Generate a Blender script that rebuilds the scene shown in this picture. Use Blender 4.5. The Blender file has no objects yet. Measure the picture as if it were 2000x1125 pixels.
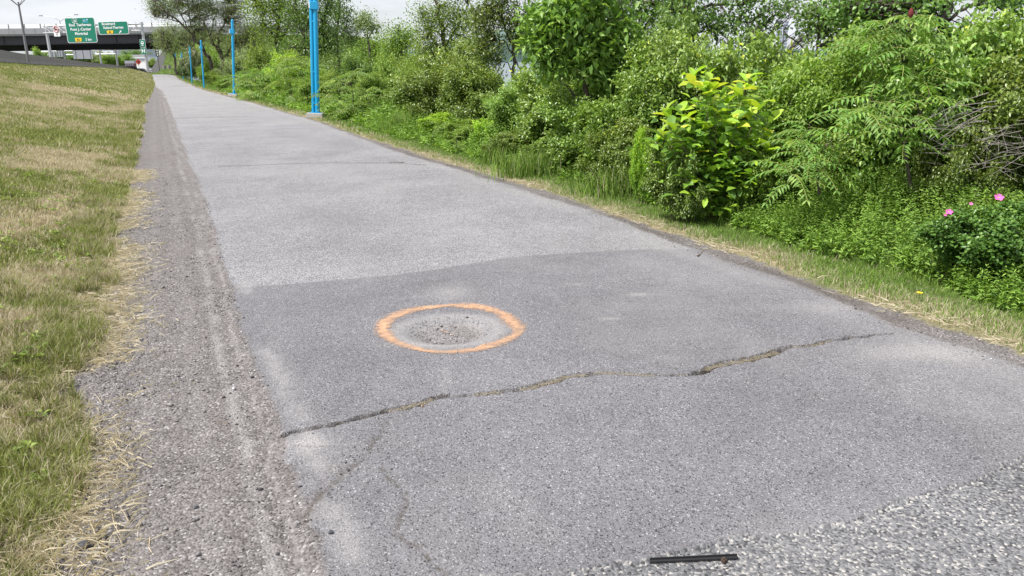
import bpy, math, random
import numpy as np
from mathutils import Vector, Matrix

# ------------------------------------------------------------------ camera, sky, sun, exposure
SC = bpy.context.scene
COL = SC.collection
YAW, PITCH, ROLL, F, CH = math.radians(24.5), math.radians(16.0), math.radians(0.8), 1556.0, 1.6
cd = bpy.data.cameras.new('camera'); cam = bpy.data.objects.new('camera', cd); COL.objects.link(cam)
cd.sensor_width = 36; cd.lens = 36*F/2000; cd.clip_start = .05; cd.clip_end = 12000
CAMR = Matrix.Rotation(-YAW, 3, 'Z') @ Matrix.Rotation(math.pi/2-PITCH, 3, 'X') @ Matrix.Rotation(-ROLL, 3, 'Z')
cam.matrix_world = Matrix.Translation((0, 0, CH)) @ CAMR.to_4x4()
SC.camera = cam
SUNV = Vector((-0.66, -0.02, 1.0)).normalized()
W = bpy.data.worlds.new('World'); SC.world = W; W.use_nodes = True
def world():
    nt = W.node_tree; nt.nodes.clear(); N = nt.nodes.new; L = nt.links.new
    out = N('ShaderNodeOutputWorld'); bg = N('ShaderNodeBackground'); bg.inputs[1].default_value = .1
    sky = N('ShaderNodeTexSky'); sky.sky_type = 'NISHITA'; sky.sun_disc = False
    sky.sun_elevation = math.asin(SUNV.z); sky.sun_rotation = math.atan2(SUNV.x, SUNV.y)
    sky.air_density = 1.0; sky.dust_density = 1.5
    tc = N('ShaderNodeTexCoord'); sep = N('ShaderNodeSeparateXYZ'); L(tc.outputs['Generated'], sep.inputs[0])
    ad = N('ShaderNodeMath'); ad.operation = 'MAXIMUM'; L(sep.outputs[2], ad.inputs[0]); ad.inputs[1].default_value = 0
    ad2 = N('ShaderNodeMath'); ad2.operation = 'ADD'; L(ad.outputs[0], ad2.inputs[0]); ad2.inputs[1].default_value = .18
    dv = N('ShaderNodeVectorMath'); dv.operation = 'DIVIDE'; L(tc.outputs['Generated'], dv.inputs[0])
    cb = N('ShaderNodeCombineXYZ'); [L(ad2.outputs[0], cb.inputs[i]) for i in range(3)]; L(cb.outputs[0], dv.inputs[1])
    no = N('ShaderNodeTexNoise'); no.inputs['Scale'].default_value = 1.15; no.inputs['Detail'].default_value = 7; no.inputs['Roughness'].default_value = .6
    L(dv.outputs[0], no.inputs['Vector'])
    rp = N('ShaderNodeValToRGB'); rp.color_ramp.elements[0].position = .36; rp.color_ramp.elements[0].color = (.50, .50, .50, 1)
    rp.color_ramp.elements[1].position = .58; rp.color_ramp.elements[1].color = (1, 1, 1, 1); L(no.outputs[0], rp.inputs[0])
    mx = N('ShaderNodeMix'); mx.data_type = 'RGBA'; L(rp.outputs[0], mx.inputs[0]); L(sky.outputs[0], mx.inputs[6]); mx.inputs[7].default_value = (6.7, 6.95, 7.4, 1)
    L(mx.outputs[2], bg.inputs[0]); L(bg.outputs[0], out.inputs[0])
world()
sd = bpy.data.lights.new('sun', 'SUN'); sd.energy = 4.7; sd.angle = math.radians(1.2); sd.color = (1, .97, .93)
sun = bpy.data.objects.new('sun', sd); COL.objects.link(sun); sun.rotation_euler = SUNV.to_track_quat('Z', 'Y').to_euler()
VS = SC.view_settings; VS.view_transform = 'Standard'; VS.look = 'None'; VS.gamma = 1; VS.exposure = 0.48; VS.use_curve_mapping = False

# ------------------------------------------------------------------ small maths
CR = np.array(CAMR)
def raydir(px, py):
    d = CR @ np.array([(px-1000)/F, (562.5-py)/F, -1.0]); return d
FW = np.array([math.sin(YAW), math.cos(YAW), 0.0]); RT = np.array([math.cos(YAW), -math.sin(YAW), 0.0])
def at(px, py, depth):                       # world point on the ray of a photo pixel at a horizontal forward distance
    d = raydir(px, py); k = depth/(d @ FW); return np.array([0, 0, CH])+d*k
def proj(p):
    q = CR.T @ (np.asarray(p, float)-np.array([0, 0, CH])); return 1000+F*q[0]/-q[2], 562.5-F*q[1]/-q[2]
def sstep(t): t = np.clip(t, 0, 1); return t*t*(3-2*t)
def _hash(ix, iy, s):
    n = (ix.astype(np.int64)*374761393+iy.astype(np.int64)*668265263+s*1442695041) & 0xffffffff
    n = ((n ^ (n >> 13))*1274126177) & 0xffffffff; n = (n ^ (n >> 16)) & 0xffffff
    return n/float(0xffffff)
def vn(x, y, s=0):
    x = np.asarray(x, float); y = np.asarray(y, float); ix = np.floor(x); iy = np.floor(y); fx = sstep(x-ix); fy = sstep(y-iy)
    a = _hash(ix, iy, s); b = _hash(ix+1, iy, s); c = _hash(ix, iy+1, s); d = _hash(ix+1, iy+1, s)
    return (a*(1-fx)+b*fx)*(1-fy)+(c*(1-fx)+d*fx)*fy
def fbm(x, y, o=4, s=0):
    r = 0; a = .5; t = 0
    for i in range(o): r = r+a*vn(np.asarray(x)*2**i, np.asarray(y)*2**i, s+i*17); t += a; a *= .5
    return r/t
def zpath(u): return np.interp(u, [-60, 25, 48, 78, 103, 139, 181, 260, 400], [0, 0, -.12, -.45, -.56, -.7, -.42, -.35, 0])
def zbar(u): return np.interp(u, [-60, 62, 73, 90, 118, 150, 205, 225, 300], [2.0, 1.95, 1.9, 1.76, 1.58, 1.35, .87, .70, .4])
def barx(u): return np.interp(u, [-60, 90, 112, 150, 205, 225, 300], [-9.1, -9.1, -8.6, -6.5, -2.0, .55, 8])
def zbase(x, y):
    x = np.asarray(x, float); y = np.asarray(y, float); zp = zpath(y); zb = zbar(y)
    g0 = edge(EG, y) if 'EG' in globals() else -.45; s = np.clip((g0-x)/np.maximum(g0-barx(y)-.25, .5), 0, 1); z = zp+(zb-zp)*(.8*s+.2*sstep(s))
    r = sstep((x-5.6)/19.); z = z-r*4.6
    return z
def hit(px, py, fn=None):
    fn = fn or zbase; d = raydir(px, py); lo = None; k = .5
    C = np.array([0, 0, CH]); prev = k
    for i in range(2000):
        p = C+d*k
        if p[2] < fn(p[0], p[1]): break
        prev = k; k = k*1.02+.01
    a, b = prev, k
    for i in range(25):
        m = (a+b)/2; p = C+d*m
        if p[2] < fn(p[0], p[1]): b = m
        else: a = m
    return C+d*b
flat = lambda x, y: zpath(y)
def hits(pts): return np.array([hit(a, b, flat)[:2] for a, b in pts])
def depth_of(p): return float(np.asarray(p)[:2] @ FW[:2])

# traced outlines, put on the ground
EL = hits([(300,143),(312,165),(334,215),(354,270),(377,330),(402,390),(422,450),(440,520),(455,570),(470,620),(490,680),(515,740),(537,800),(560,850),(558,900),(592,960),(622,1050),(642,1120)])
ER = hits([(334,142),(360,160),(405,178),(450,190),(500,203),(560,221),(620,238),(680,260),(740,284),(800,305),(870,324),(950,349),(1050,380),(1150,411),(1250,448),(1340,484),(1450,518),(1530,545),(1620,585),(1700,618),(1760,640),(1850,668),(2000,716)])
EG = hits([(296,145),(301,165),(284,200),(272,250),(262,300),(245,350),(230,400),(212,450),(205,500),(196,560),(180,620),(150,700),(120,780),(105,830),(100,900),(98,980),(80,1100)])
ED = hits([(870,316),(1100,382),(1300,452),(1450,500),(1600,556),(1700,590),(1800,620),(1900,652),(2000,690)])
def edge(E, y):
    o = np.argsort(E[:, 1]); return np.interp(y, E[o, 1], E[o, 0])
vL = lambda y: edge(EL, y)+.05*(fbm(y*3, y*0, 3, 5)-.5)
vR = lambda y: edge(ER, y)+.10*(fbm(y*2.2, y*0, 4, 9)-.5)
vG = lambda y: edge(EG, y)+.22*(fbm(y*2.4, y*0, 4, 13)-.5)
vD = lambda y: np.maximum(edge(ED, y), edge(ER, y)+.10)+.12*(fbm(y*2.5, y*0, 4, 21)-.5)
TOPE = hits([(430,566),(600,552),(740,540),(860,525),(980,505),(1090,495),(1230,487),(1345,486)])
COE = hits([(900,1124),(1100,1122),(1260,1090),(1330,1075),(1440,1047),(1550,1035),(1680,1010),(1730,985),(1790,970),(1900,930),(2000,885)])
CR1 = hits([(565,846),(600,840),(650,830),(700,818),(760,803),(815,790),(855,776),(940,769),(1000,763),(1040,757),(1080,745),(1110,735),(1160,729),(1200,730),(1260,733),(1320,733),(1365,730),(1385,718),(1420,710),(1470,702),(1500,692),(1540,680),(1580,676),(1620,667),(1660,660),(1700,656),(1750,652)])
CW1 = np.array([.03,.026,.024,.026,.03,.028,.024,.026,.024,.026,.034,.03,.026,.022,.026,.024,.026,.034,.044,.042,.04,.03,.026,.024,.022,.02,.012])*1.45
CR2 = hits([(752,828),(738,858),(700,905),(640,955),(604,988),(590,1020)])
CR3 = hits([(745,915),(790,960),(792,990),(768,1040),(830,1080),(875,1124)])
CR4 = hits([(575,874),(640,873),(705,882)])
CR5 = hits([(430,325),(500,323),(560,320),(640,318),(750,318),(830,322)])
CR6 = hits([(335,231),(400,229),(480,228)])
BAND1 = hits([(326,169),(345,168),(368,168)])  # broad darker band across the far path
BAND2 = hits([(318,147),(335,146),(344,146)])  # second broad darker band, farther along the path
def seg_dist(X, Y, P, Wd=None):
    best = np.full(X.shape, 1e9); wv = np.zeros(X.shape)
    for i in range(len(P)-1):
        ax, ay = P[i]; dx, dy = P[i+1]-P[i]; L2 = dx*dx+dy*dy+1e-12
        t = np.clip(((X-ax)*dx+(Y-ay)*dy)/L2, 0, 1); d = np.hypot(X-ax-t*dx, Y-ay-t*dy)
        m = d < best; best = np.where(m, d, best)
        if Wd is not None: wv = np.where(m, Wd[i]*(1-t)+Wd[i+1]*t, wv)
    return (best, wv) if Wd is not None else best
def blob(px, py, rx, ry, tilt=0):
    p = hit(px, py); a = hit(px, py-ry)[:2]; b = hit(px, min(py+ry, 1124))[:2]; dc = np.hypot(p[0], p[1])
    dd = depth_of(p); return (p[0], p[1], max(.02, rx*dd/F*1.04), max(.02, np.linalg.norm(a-b)/2))
def blobs(X, Y, L):
    r = np.zeros(np.shape(X))
    for (px, py, rx, ry, amp) in L:
        cx, cy, ra, rb = blob(px, py, rx, ry); dx = X-cx; dy = Y-cy
        e = ((dx*RT[0]+dy*RT[1])/ra)**2+((dx*FW[0]+dy*FW[1])/rb)**2
        r = r+amp*np.exp(-e*1.2)
    return r
HOLE = hit(878, 644, flat)[:2]
def crackd(X, Y):
    wx = X+.05*(fbm(X*14, Y*14, 3, 31)-.5)+.016*(fbm(X*60, Y*60, 2, 33)-.5); wy = Y+.05*(fbm(X*14, Y*14, 3, 37)-.5)+.018*(fbm(X*60, Y*60, 2, 39)-.5)
    return seg_dist(wx, wy, CR1, CW1)
def holer(X, Y):
    dx = X-HOLE[0]; dy = Y-HOLE[1]; a = np.arctan2(dy, dx)
    r = np.hypot(dx*1.0, dy*1.08); return r*(1+.12*(vn(a*1.5+9, a*0, 3)-.5)+.10*(fbm(X*9, Y*9, 3, 4)-.5))
def zfine(X, Y):
    z = zbase(X, Y)
    near = (Y < 9)
    z = z+.012*(fbm(X*.9, Y*.9, 3, 71)-.5)*np.where(near, 1, .5)
    on = (X > vL(Y)) & (X < vR(Y))
    r = holer(X, Y); z = z-.046*(1-sstep((r-.13)/.19)); z = z+.010*sstep((.36-r)/.36)*(fbm(X*30, Y*30, 3, 8)-.4)*2
    d, w = crackd(X, Y); z = z-.040*(1-sstep((d-w*.6)/.006))*(w > 0)*(Y < 8)
    z = z+.010*sstep((-(seg_side(X, Y)))/.03)*on*np.exp(-np.abs(d)/.5)
    d2 = np.minimum(seg_dist(X, Y, CR2), seg_dist(X, Y, CR3)); z = z-.005*np.exp(-(d2/.011)**2)*(Y < 6)
    # thin asphalt edge above the gravel, step at coarse corner
    z = z-.022*sstep((vL(Y)-X)/.10)*(X < 1.5)
    z = z-.010*sstep((X-vR(Y))/.12)*(X < 9)
    cu = edge_u(COE, X)+.05*(fbm(X*5, Y*5, 3, 51)-.5); z = z-.010*sstep((cu-Y)/.02)*(X > .4)
    g = (X < vG(Y)) | (X > vD(Y)+.05); z = z+.05*(fbm(X*1.8, Y*1.8, 4, 61)-.4)*g*sstep(np.where(X < 1, (vG(Y)-X)/.4, (X-vD(Y))/.4))
    # loose gravel shoulder
    gv = (X < vL(Y)) & (X > vG(Y)-.2); z = z+.010*(fbm(X*11, Y*11, 3, 66)-.5)*gv
    return z
def edge_u(E, x):
    o = np.argsort(E[:, 0]); return np.interp(x, E[o, 0], E[o, 1])
def seg_side(X, Y): return Y-edge_u(CR1, X)

# ------------------------------------------------------------------ mesh + object helpers
def mesh_np(name, V, Fc, attrs=None, smooth=False):
    V = np.asarray(V, np.float32); Fc = np.asarray(Fc, np.int32); me = bpy.data.meshes.new(name)
    me.vertices.add(len(V)); me.vertices.foreach_set('co', V.ravel())
    n, k = Fc.shape; me.loops.add(n*k); me.polygons.add(n)
    me.loops.foreach_set('vertex_index', Fc.ravel()); me.polygons.foreach_set('loop_start', np.arange(0, n*k, k, dtype=np.int32))
    me.polygons.foreach_set('loop_total', np.full(n, k, np.int32))
    if smooth: me.polygons.foreach_set('use_smooth', np.ones(n, bool))
    me.update(calc_edges=True)
    for a, v in (attrs or {}).items():
        at_ = me.attributes.new(a, 'FLOAT', 'POINT'); at_.data.foreach_set('value', np.asarray(v, np.float32))
    return me
def tag(o, label=None, cat=None, group=None, kind=None):
    if label: o['label'] = label
    if cat: o['category'] = cat
    if group: o['group'] = group
    if kind: o['kind'] = kind
    return o
def put(name, me, mat=None, parent=None, loc=(0, 0, 0), rot=None):
    o = bpy.data.objects.new(name, me)
    if mat and not me.materials: me.materials.append(mat)
    COL.objects.link(o)
    if parent: o.parent = parent
    o.location = loc
    if rot is not None: o.rotation_euler = rot
    return o
def thing(name, label, cat, loc=(0, 0, 0), rz=0, group=None):
    o = bpy.data.objects.new(name, None); o.empty_display_size = .2; COL.objects.link(o)
    o.location = loc; o.rotation_euler = (0, 0, rz); return tag(o, label, cat, group)
def copy_tree(o, parent=None):
    c = o.copy(); COL.objects.link(c); c.parent = parent
    for ch in o.children: copy_tree(ch, c)
    return c
class MB:
    def __init__(s): s.V = []; s.F = []; s.n = 0
    def add(s, V, Fc): 
        V = np.asarray(V, float); s.V.append(V); s.F += [[i+s.n for i in f] for f in Fc]; s.n += len(V); return s
    def box(s, c, d, rot=None, taper=1.0):
        c = np.array(c, float); x, y, z = np.array(d, float)/2
        v = np.array([(-x,-y,-z),(x,-y,-z),(x,y,-z),(-x,y,-z),(-x*taper,-y*taper,z),(x*taper,-y*taper,z),(x*taper,y*taper,z),(-x*taper,y*taper,z)])
        if rot is not None: v = v @ np.array(rot).T
        return s.add(v+c, [(0,3,2,1),(4,5,6,7),(0,1,5,4),(1,2,6,5),(2,3,7,6),(3,0,4,7)])
    def tube(s, pts, r, k=10, caps=True):
        P = [Vector(p) for p in pts]; R = r if hasattr(r, '__len__') else [r]*len(P); V = []; Fs = []
        ref = Vector((0, 0, 1)) if abs((P[-1]-P[0]).normalized().z) < .9 else Vector((1, 0, 0))
        for i, p in enumerate(P):
            t = (P[min(i+1, len(P)-1)]-P[max(i-1, 0)]).normalized(); a = t.cross(ref).normalized(); b = t.cross(a)
            for j in range(k):
                q = 2*math.pi*j/k; V.append(p+(a*math.cos(q)+b*math.sin(q))*R[i])
        for i in range(len(P)-1):
            for j in range(k): Fs.append((i*k+j, i*k+(j+1) % k, (i+1)*k+(j+1) % k, (i+1)*k+j))
        if caps: Fs.append(tuple(range(k))[::-1]); Fs.append(tuple((len(P)-1)*k+j for j in range(k)))
        return s.add([tuple(v) for v in V], Fs)
    def poly(s, pts2, y0, y1):                      # x,z outline extruded along y
        n = len(pts2); V = [(a, y0, b) for a, b in pts2]+[(a, y1, b) for a, b in pts2]
        return s.add(V, [tuple(range(n)), tuple(range(2*n-1, n-1, -1))]+[(i, i+n, (i+1) % n+n, (i+1) % n) for i in range(n)])
    def build(s, name, mat, parent=None, loc=(0, 0, 0), rot=None, smooth=False, bevel=0):
        me = bpy.data.meshes.new(name); me.from_pydata(np.concatenate(s.V).tolist(), [], s.F); me.validate(); me.update()
        if smooth: me.polygons.foreach_set('use_smooth', np.ones(len(me.polygons), bool)); 
        o = put(name, me, mat, parent, loc, rot)
        if smooth: me.set_sharp_from_angle(angle=math.radians(40))
        if bevel: m = o.modifiers.new('bevel', 'BEVEL'); m.width = bevel; m.segments = 2; m.limit_method = 'ANGLE'
        return o

# ------------------------------------------------------------------ materials
class NT:
    def __init__(s, name):
        s.m = bpy.data.materials.new(name); s.m.use_nodes = True; s.t = s.m.node_tree; s.t.nodes.clear()
        s.out = s.n('ShaderNodeOutputMaterial')
    def n(s, ty, **kw):
        x = s.t.nodes.new(ty)
        for k, v in kw.items(): setattr(x, k, v)
        return x
    def l(s, a, b): s.t.links.new(a, b)
    def inp(s, node, key, v):
        i = node.inputs[key]
        if hasattr(v, 'links'): s.l(v, i)
        else: i.default_value = v
    def attr(s, name): return s.n('ShaderNodeAttribute', attribute_name=name).outputs['Fac']
    def noise(s, scale, detail=3, rough=.55, vec=None, dist=0):
        x = s.n('ShaderNodeTexNoise'); x.inputs['Scale'].default_value = scale; x.inputs['Detail'].default_value = detail
        x.inputs['Roughness'].default_value = rough; x.inputs['Distortion'].default_value = dist; s.l(vec or s.pos(), x.inputs['Vector']); return x.outputs[0]
    def pos(s):
        if not hasattr(s, '_p'): s._p = s.n('ShaderNodeNewGeometry').outputs['Position']
        return s._p
    def objc(s): return s.n('ShaderNodeTexCoord').outputs['Object']
    def voro(s, scale, out=1, vec=None, feature='F1'):
        x = s.n('ShaderNodeTexVoronoi', feature=feature); x.inputs['Scale'].default_value = scale; s.l(vec or s.pos(), x.inputs['Vector']); return x.outputs[out]
    def sepr(s, c): x = s.n('ShaderNodeSeparateColor'); s.l(c, x.inputs[0]); return x.outputs
    def ramp(s, f, stops, interp='LINEAR'):
        x = s.n('ShaderNodeValToRGB'); r = x.color_ramp; r.interpolation = interp
        while len(r.elements) < len(stops): r.elements.new(.5)
        for e, (p, c) in zip(r.elements, stops):
            e.position = p; e.color = (c, c, c, 1) if not hasattr(c, '__len__') else (*c, 1)
        s.l(f, x.inputs[0]); return x.outputs[0]
    def mix(s, f, a, b, mode='MIX'):
        x = s.n('ShaderNodeMix', data_type='RGBA', blend_type=mode)
        for k, v in ((0, f), (6, a), (7, b)):
            if hasattr(v, 'links'): s.l(v, x.inputs[k])
            elif k == 0: x.inputs[k].default_value = v
            else: x.inputs[k].default_value = (*v, 1) if hasattr(v, '__len__') else (v, v, v, 1)
        return x.outputs[2]
    def math(s, op, a, b=0, c=None, clamp=False):
        x = s.n('ShaderNodeMath', operation=op, use_clamp=clamp)
        for i, v in enumerate((a, b, c)):
            if v is None: continue
            if hasattr(v, 'links'): s.l(v, x.inputs[i])
            else: x.inputs[i].default_value = v
        return x.outputs[0]
    def bump(s, h, dist, st=1.0):
        x = s.n('ShaderNodeBump'); x.inputs['Strength'].default_value = st; x.inputs['Distance'].default_value = dist; s.l(h, x.inputs['Height']); return x.outputs[0]
    def bsdf(s, col, rough=.8, metal=0, normal=None, spec=.5):
        b = s.n('ShaderNodeBsdfPrincipled'); s.inp(b, 'Base Color', col if hasattr(col, 'links') else (*col, 1)); s.inp(b, 'Roughness', rough)
        s.inp(b, 'Metallic', metal); b.inputs['Specular IOR Level'].default_value = spec
        if normal is not None: s.l(normal, b.inputs['Normal'])
        return b.outputs[0]
    def done(s, sh): s.l(sh, s.out.inputs[0]); return s.m
def plain(name, col, rough=.6, metal=0, var=.15, sc=3, bump=0, bs=40, spec=.5):
    t = NT(name); oc = t.objc(); n = t.noise(sc, 4, .6, oc)
    c = t.mix(n, tuple(max(0, x*(1-var)) for x in col), tuple(min(1, x*(1+var)) for x in col))
    nm = t.bump(t.noise(bs, 3, .6, oc), bump) if bump else None
    return t.done(t.bsdf(c, rough, metal, nm, spec))
def leafmat(name, stops, rough=.45, trans=.3, hv=.12, spec=.4):
    t = NT(name); f = t.attr('tint'); c = t.ramp(f, stops)
    hs = t.n('ShaderNodeHueSaturation'); r = t.n('ShaderNodeObjectInfo').outputs['Random']
    t.l(t.math('MULTIPLY_ADD', r, hv*2, 1-hv), hs.inputs['Value']); t.l(t.math('MULTIPLY_ADD', r, .022, .495), hs.inputs['Hue']); t.l(c, hs.inputs['Color'])
    b = t.bsdf(hs.outputs[0], rough, 0, None, spec); tr = t.n('ShaderNodeBsdfTranslucent')
    t.l(t.mix(1.0, hs.outputs[0], (1.25, 1.3, .55), 'MULTIPLY'), tr.inputs[0])
    m = t.n('ShaderNodeMixShader'); m.inputs[0].default_value = trans; t.l(b, m.inputs[1]); t.l(tr.outputs[0], m.inputs[2])
    return t.done(m.outputs[0])
def ground_mat():
    t = NT('ground_surface'); A = {k: t.attr(k) for k in ('gv', 'pt', 'co', 'du', 'dk', 'gr', 'dry')}
    p = t.pos()
    c1 = t.sepr(t.voro(150, 1)); c2 = t.sepr(t.voro(108, 1)); c3 = t.sepr(t.voro(105, 1)); c4 = t.sepr(t.voro(190, 1))
    f1 = t.voro(150, 0); f2 = t.voro(108, 0); f3 = t.voro(105, 0)
    big = t.noise(.9, 4); mid = t.noise(7, 4); fine = t.noise(420, 2)
    old = t.ramp(c1[0], [(0, (.065,.063,.066)), (.22, (.16,.157,.164)), (.65, (.25,.246,.256)), (.93, (.335,.33,.34)), (1, (.50,.495,.505))])
    pat = t.ramp(c4[1], [(0, (.035,.034,.036)), (.12, (.10,.098,.103)), (.28, (.152,.147,.156)), (.8, (.188,.182,.194)), (.96, (.235,.23,.24)), (1, (.40,.395,.405))])
    coa = t.ramp(c2[0], [(0, (.05,.05,.053)), (.3, (.12,.12,.127)), (.7, (.18,.18,.186)), (.89, (.25,.243,.235)), (1, (.43,.405,.375))])
    grv = t.ramp(c3[0], [(0, (.04,.037,.037)), (.25, (.105,.096,.094)), (.6, (.165,.151,.148)), (.93, (.235,.22,.216)), (1, (.44,.43,.43))])
    soil = t.ramp(mid, [(.3, (.13,.10,.07)), (.6, (.26,.205,.14)), (.8, (.36,.29,.19))])
    turf = t.ramp(t.noise(38, 3, .7), [(.3, (.05,.075,.02)), (.55, (.11,.15,.045)), (.75, (.19,.21,.08))])
    thatch = t.ramp(t.noise(30, 4, .7), [(.3, (.17,.14,.08)), (.6, (.33,.28,.17)), (.8, (.45,.38,.25))])
    c = t.mix(A['pt'], old, pat); c = t.mix(A['co'], c, coa)
    c = t.mix(1, c, t.ramp(big, [(.3, .86), (.7, 1.12)]), 'MULTIPLY')
    c = t.mix(1, c, t.ramp(mid, [(.25, .90), (.75, 1.08)]), 'MULTIPLY')
    g = t.mix(t.math('MULTIPLY', t.noise(2.6, 5, .65), .5), grv, (.215,.19,.179)); g = t.mix(1, g, t.ramp(mid, [(.3, .82), (.7, 1.1)]), 'MULTIPLY')
    c = t.mix(A['gv'], c, g)
    gg = t.mix(A['dry'], turf, thatch); gg = t.mix(t.math('MULTIPLY', t.ramp(t.noise(12, 4), [(.5, 0.), (.7, 1.)]), .35), gg, soil)
    c = t.mix(A['gr'], c, gg)
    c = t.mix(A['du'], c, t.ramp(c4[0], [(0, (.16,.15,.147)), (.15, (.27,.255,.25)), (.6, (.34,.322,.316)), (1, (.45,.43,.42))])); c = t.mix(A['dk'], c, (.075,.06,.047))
    h = t.mix(A['pt'], t.math('SUBTRACT', 1, f1), t.math('MULTIPLY', t.math('SUBTRACT', 1, f1), .7)); 
    h = t.mix(A['co'], h, t.math('MULTIPLY', t.math('SUBTRACT', 1, f2), .95)); h = t.mix(A['gv'], h, t.math('MULTIPLY', t.math('SUBTRACT', 1, f3), 1.5))
    h = t.mix(.15, h, fine)
    nm = t.bump(h, .005, 1.0)
    return t.done(t.bsdf(c, .92, 0, nm, .12))
M = {}
M['ground'] = ground_mat()
def grassmat(name, green, dry, trans=.25):
    t = NT(name); f = t.attr('tint'); d = t.attr('dry')
    c = t.mix(d, t.ramp(f, green), t.ramp(f, dry)); b = t.bsdf(c, .6, 0, None, .2); tr = t.n('ShaderNodeBsdfTranslucent'); t.l(t.mix(1., c, (1.15, 1.15, .7), 'MULTIPLY'), tr.inputs[0])
    m = t.n('ShaderNodeMixShader'); m.inputs[0].default_value = trans; t.l(b, m.inputs[1]); t.l(tr.outputs[0], m.inputs[2]); return t.done(m.outputs[0])
DRY = [(0, (.34,.29,.20)), (.5, (.50,.43,.31)), (1, (.66,.59,.46))]
M['lawn'] = grassmat('lawn_grass', [(0, (.085,.105,.024)), (.35, (.18,.21,.052)), (.7, (.29,.315,.105)), (1, (.42,.43,.20))], DRY)
M['lush'] = grassmat('lush_grass', [(0, (0.074,0.139,0.023)), (.5, (0.157,0.262,0.046)), (1, (0.295,0.416,0.085))], DRY)
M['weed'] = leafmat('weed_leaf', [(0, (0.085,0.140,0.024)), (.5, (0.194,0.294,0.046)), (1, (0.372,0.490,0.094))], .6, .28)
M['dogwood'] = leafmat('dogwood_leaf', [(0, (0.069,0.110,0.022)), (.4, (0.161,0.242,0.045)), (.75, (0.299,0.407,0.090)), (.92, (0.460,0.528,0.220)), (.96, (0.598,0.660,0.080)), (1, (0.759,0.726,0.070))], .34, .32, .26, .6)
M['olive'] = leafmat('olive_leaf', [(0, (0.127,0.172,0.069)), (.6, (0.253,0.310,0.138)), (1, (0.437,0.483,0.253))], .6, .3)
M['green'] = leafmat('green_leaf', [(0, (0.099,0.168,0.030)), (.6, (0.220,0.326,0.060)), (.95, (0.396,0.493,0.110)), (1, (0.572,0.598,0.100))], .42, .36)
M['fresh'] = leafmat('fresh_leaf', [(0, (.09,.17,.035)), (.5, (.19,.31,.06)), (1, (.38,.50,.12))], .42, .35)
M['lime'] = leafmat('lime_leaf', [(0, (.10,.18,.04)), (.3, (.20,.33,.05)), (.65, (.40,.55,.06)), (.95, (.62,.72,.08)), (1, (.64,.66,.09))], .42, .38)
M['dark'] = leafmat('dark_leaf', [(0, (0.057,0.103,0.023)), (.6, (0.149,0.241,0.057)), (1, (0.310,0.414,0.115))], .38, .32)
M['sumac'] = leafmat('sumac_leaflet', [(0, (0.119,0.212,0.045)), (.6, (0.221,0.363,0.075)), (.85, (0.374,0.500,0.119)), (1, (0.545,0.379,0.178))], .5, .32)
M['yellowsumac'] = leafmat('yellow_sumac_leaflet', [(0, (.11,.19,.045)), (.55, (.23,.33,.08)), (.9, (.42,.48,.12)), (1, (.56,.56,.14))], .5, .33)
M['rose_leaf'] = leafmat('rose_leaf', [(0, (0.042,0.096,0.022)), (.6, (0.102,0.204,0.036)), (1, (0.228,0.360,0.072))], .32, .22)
M['bark'] = plain('bark', (.085,.068,.055), .9, 0, .45, 14, .01, 30)
M['twig'] = plain('twig_bark', (.15,.115,.09), .85, 0, .4, 8)
M['greytwig'] = plain('dead_twig', (.27,.24,.22), .85, 0, .3, 8)
def bluemat():
    t = NT('blue_paint'); oc = t.objc(); c = t.mix(t.noise(2.5, 5, .6, oc), (.004,.27,.52), (.012,.34,.62))
    ch = t.ramp(t.noise(22, 5, .65, oc), [(.70, 0.), (.73, 1.)]); sp = t.n('ShaderNodeSeparateXYZ'); t.l(oc, sp.inputs[0])
    low = t.ramp(sp.outputs[2], [(.0, 1.), (.75, 0.)]); c = t.mix(t.math('MULTIPLY', ch, low), c, (.32,.33,.34))
    return t.done(t.bsdf(c, .38, 0, t.bump(t.noise(60, 2, .5, oc), .001), .5))
M['blue'] = bluemat()
def conmat(name, a, b, sc=1.5):
    t = NT(name); oc = t.objc(); c = t.mix(t.noise(sc, 6, .65, oc), a, b); c = t.mix(t.math('MULTIPLY', t.ramp(t.noise(sc*4, 5, .7, oc), [(.55, 0.), (.7, 1.)]), .4), c, tuple(x*.55 for x in a))
    return t.done(t.bsdf(c, .9, 0, t.bump(t.noise(45, 4, .6, oc), .006), .25))
M['concrete'] = conmat('concrete', (.30,.28,.26), (.52,.49,.46)); M['barrier'] = conmat('barrier_concrete', (.17,.155,.15), (.29,.27,.26), .8)
M['abutment'] = conmat('abutment_concrete', (.20,.19,.20), (.27,.26,.27), .3); M['parapet'] = conmat('parapet_concrete', (.26,.26,.28), (.36,.36,.38), .2)
M['girder'] = plain('girder_steel', (.055,.052,.065), .7, 0, .25, .3)
M['galv'] = plain('galvanised_steel', (.46,.47,.48), .45, .35, .12, 2); M['white'] = plain('white_sheet', (.78,.78,.78), .5, 0, .05)
M['signgreen'] = plain('sign_green', (.002,.17,.105), .5, 0, .06, 2); M['signyellow'] = plain('sign_yellow', (.85,.50,.01), .5, 0, .04)
M['signblue'] = plain('sign_blue', (.02,.25,.30), .5, 0, .05); M['black'] = plain('black_paint', (.02,.02,.022), .5, 0, .2); M['red'] = plain('sign_red', (.45,.03,.03), .5)
M['diamond'] = plain('diamond_orange_red', (.42,.045,.025), .55, 0, .1); M['signback'] = plain('sign_back_aluminium', (.42,.43,.46), .5, .2, .12, 1)
M['stone'] = plain('stone', (.24,.225,.22), .85, 0, .35, 30, .003, 60); M['darkstone'] = plain('dark_stone', (.055,.055,.065), .8, 0, .4, 40, .003, 80)

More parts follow.
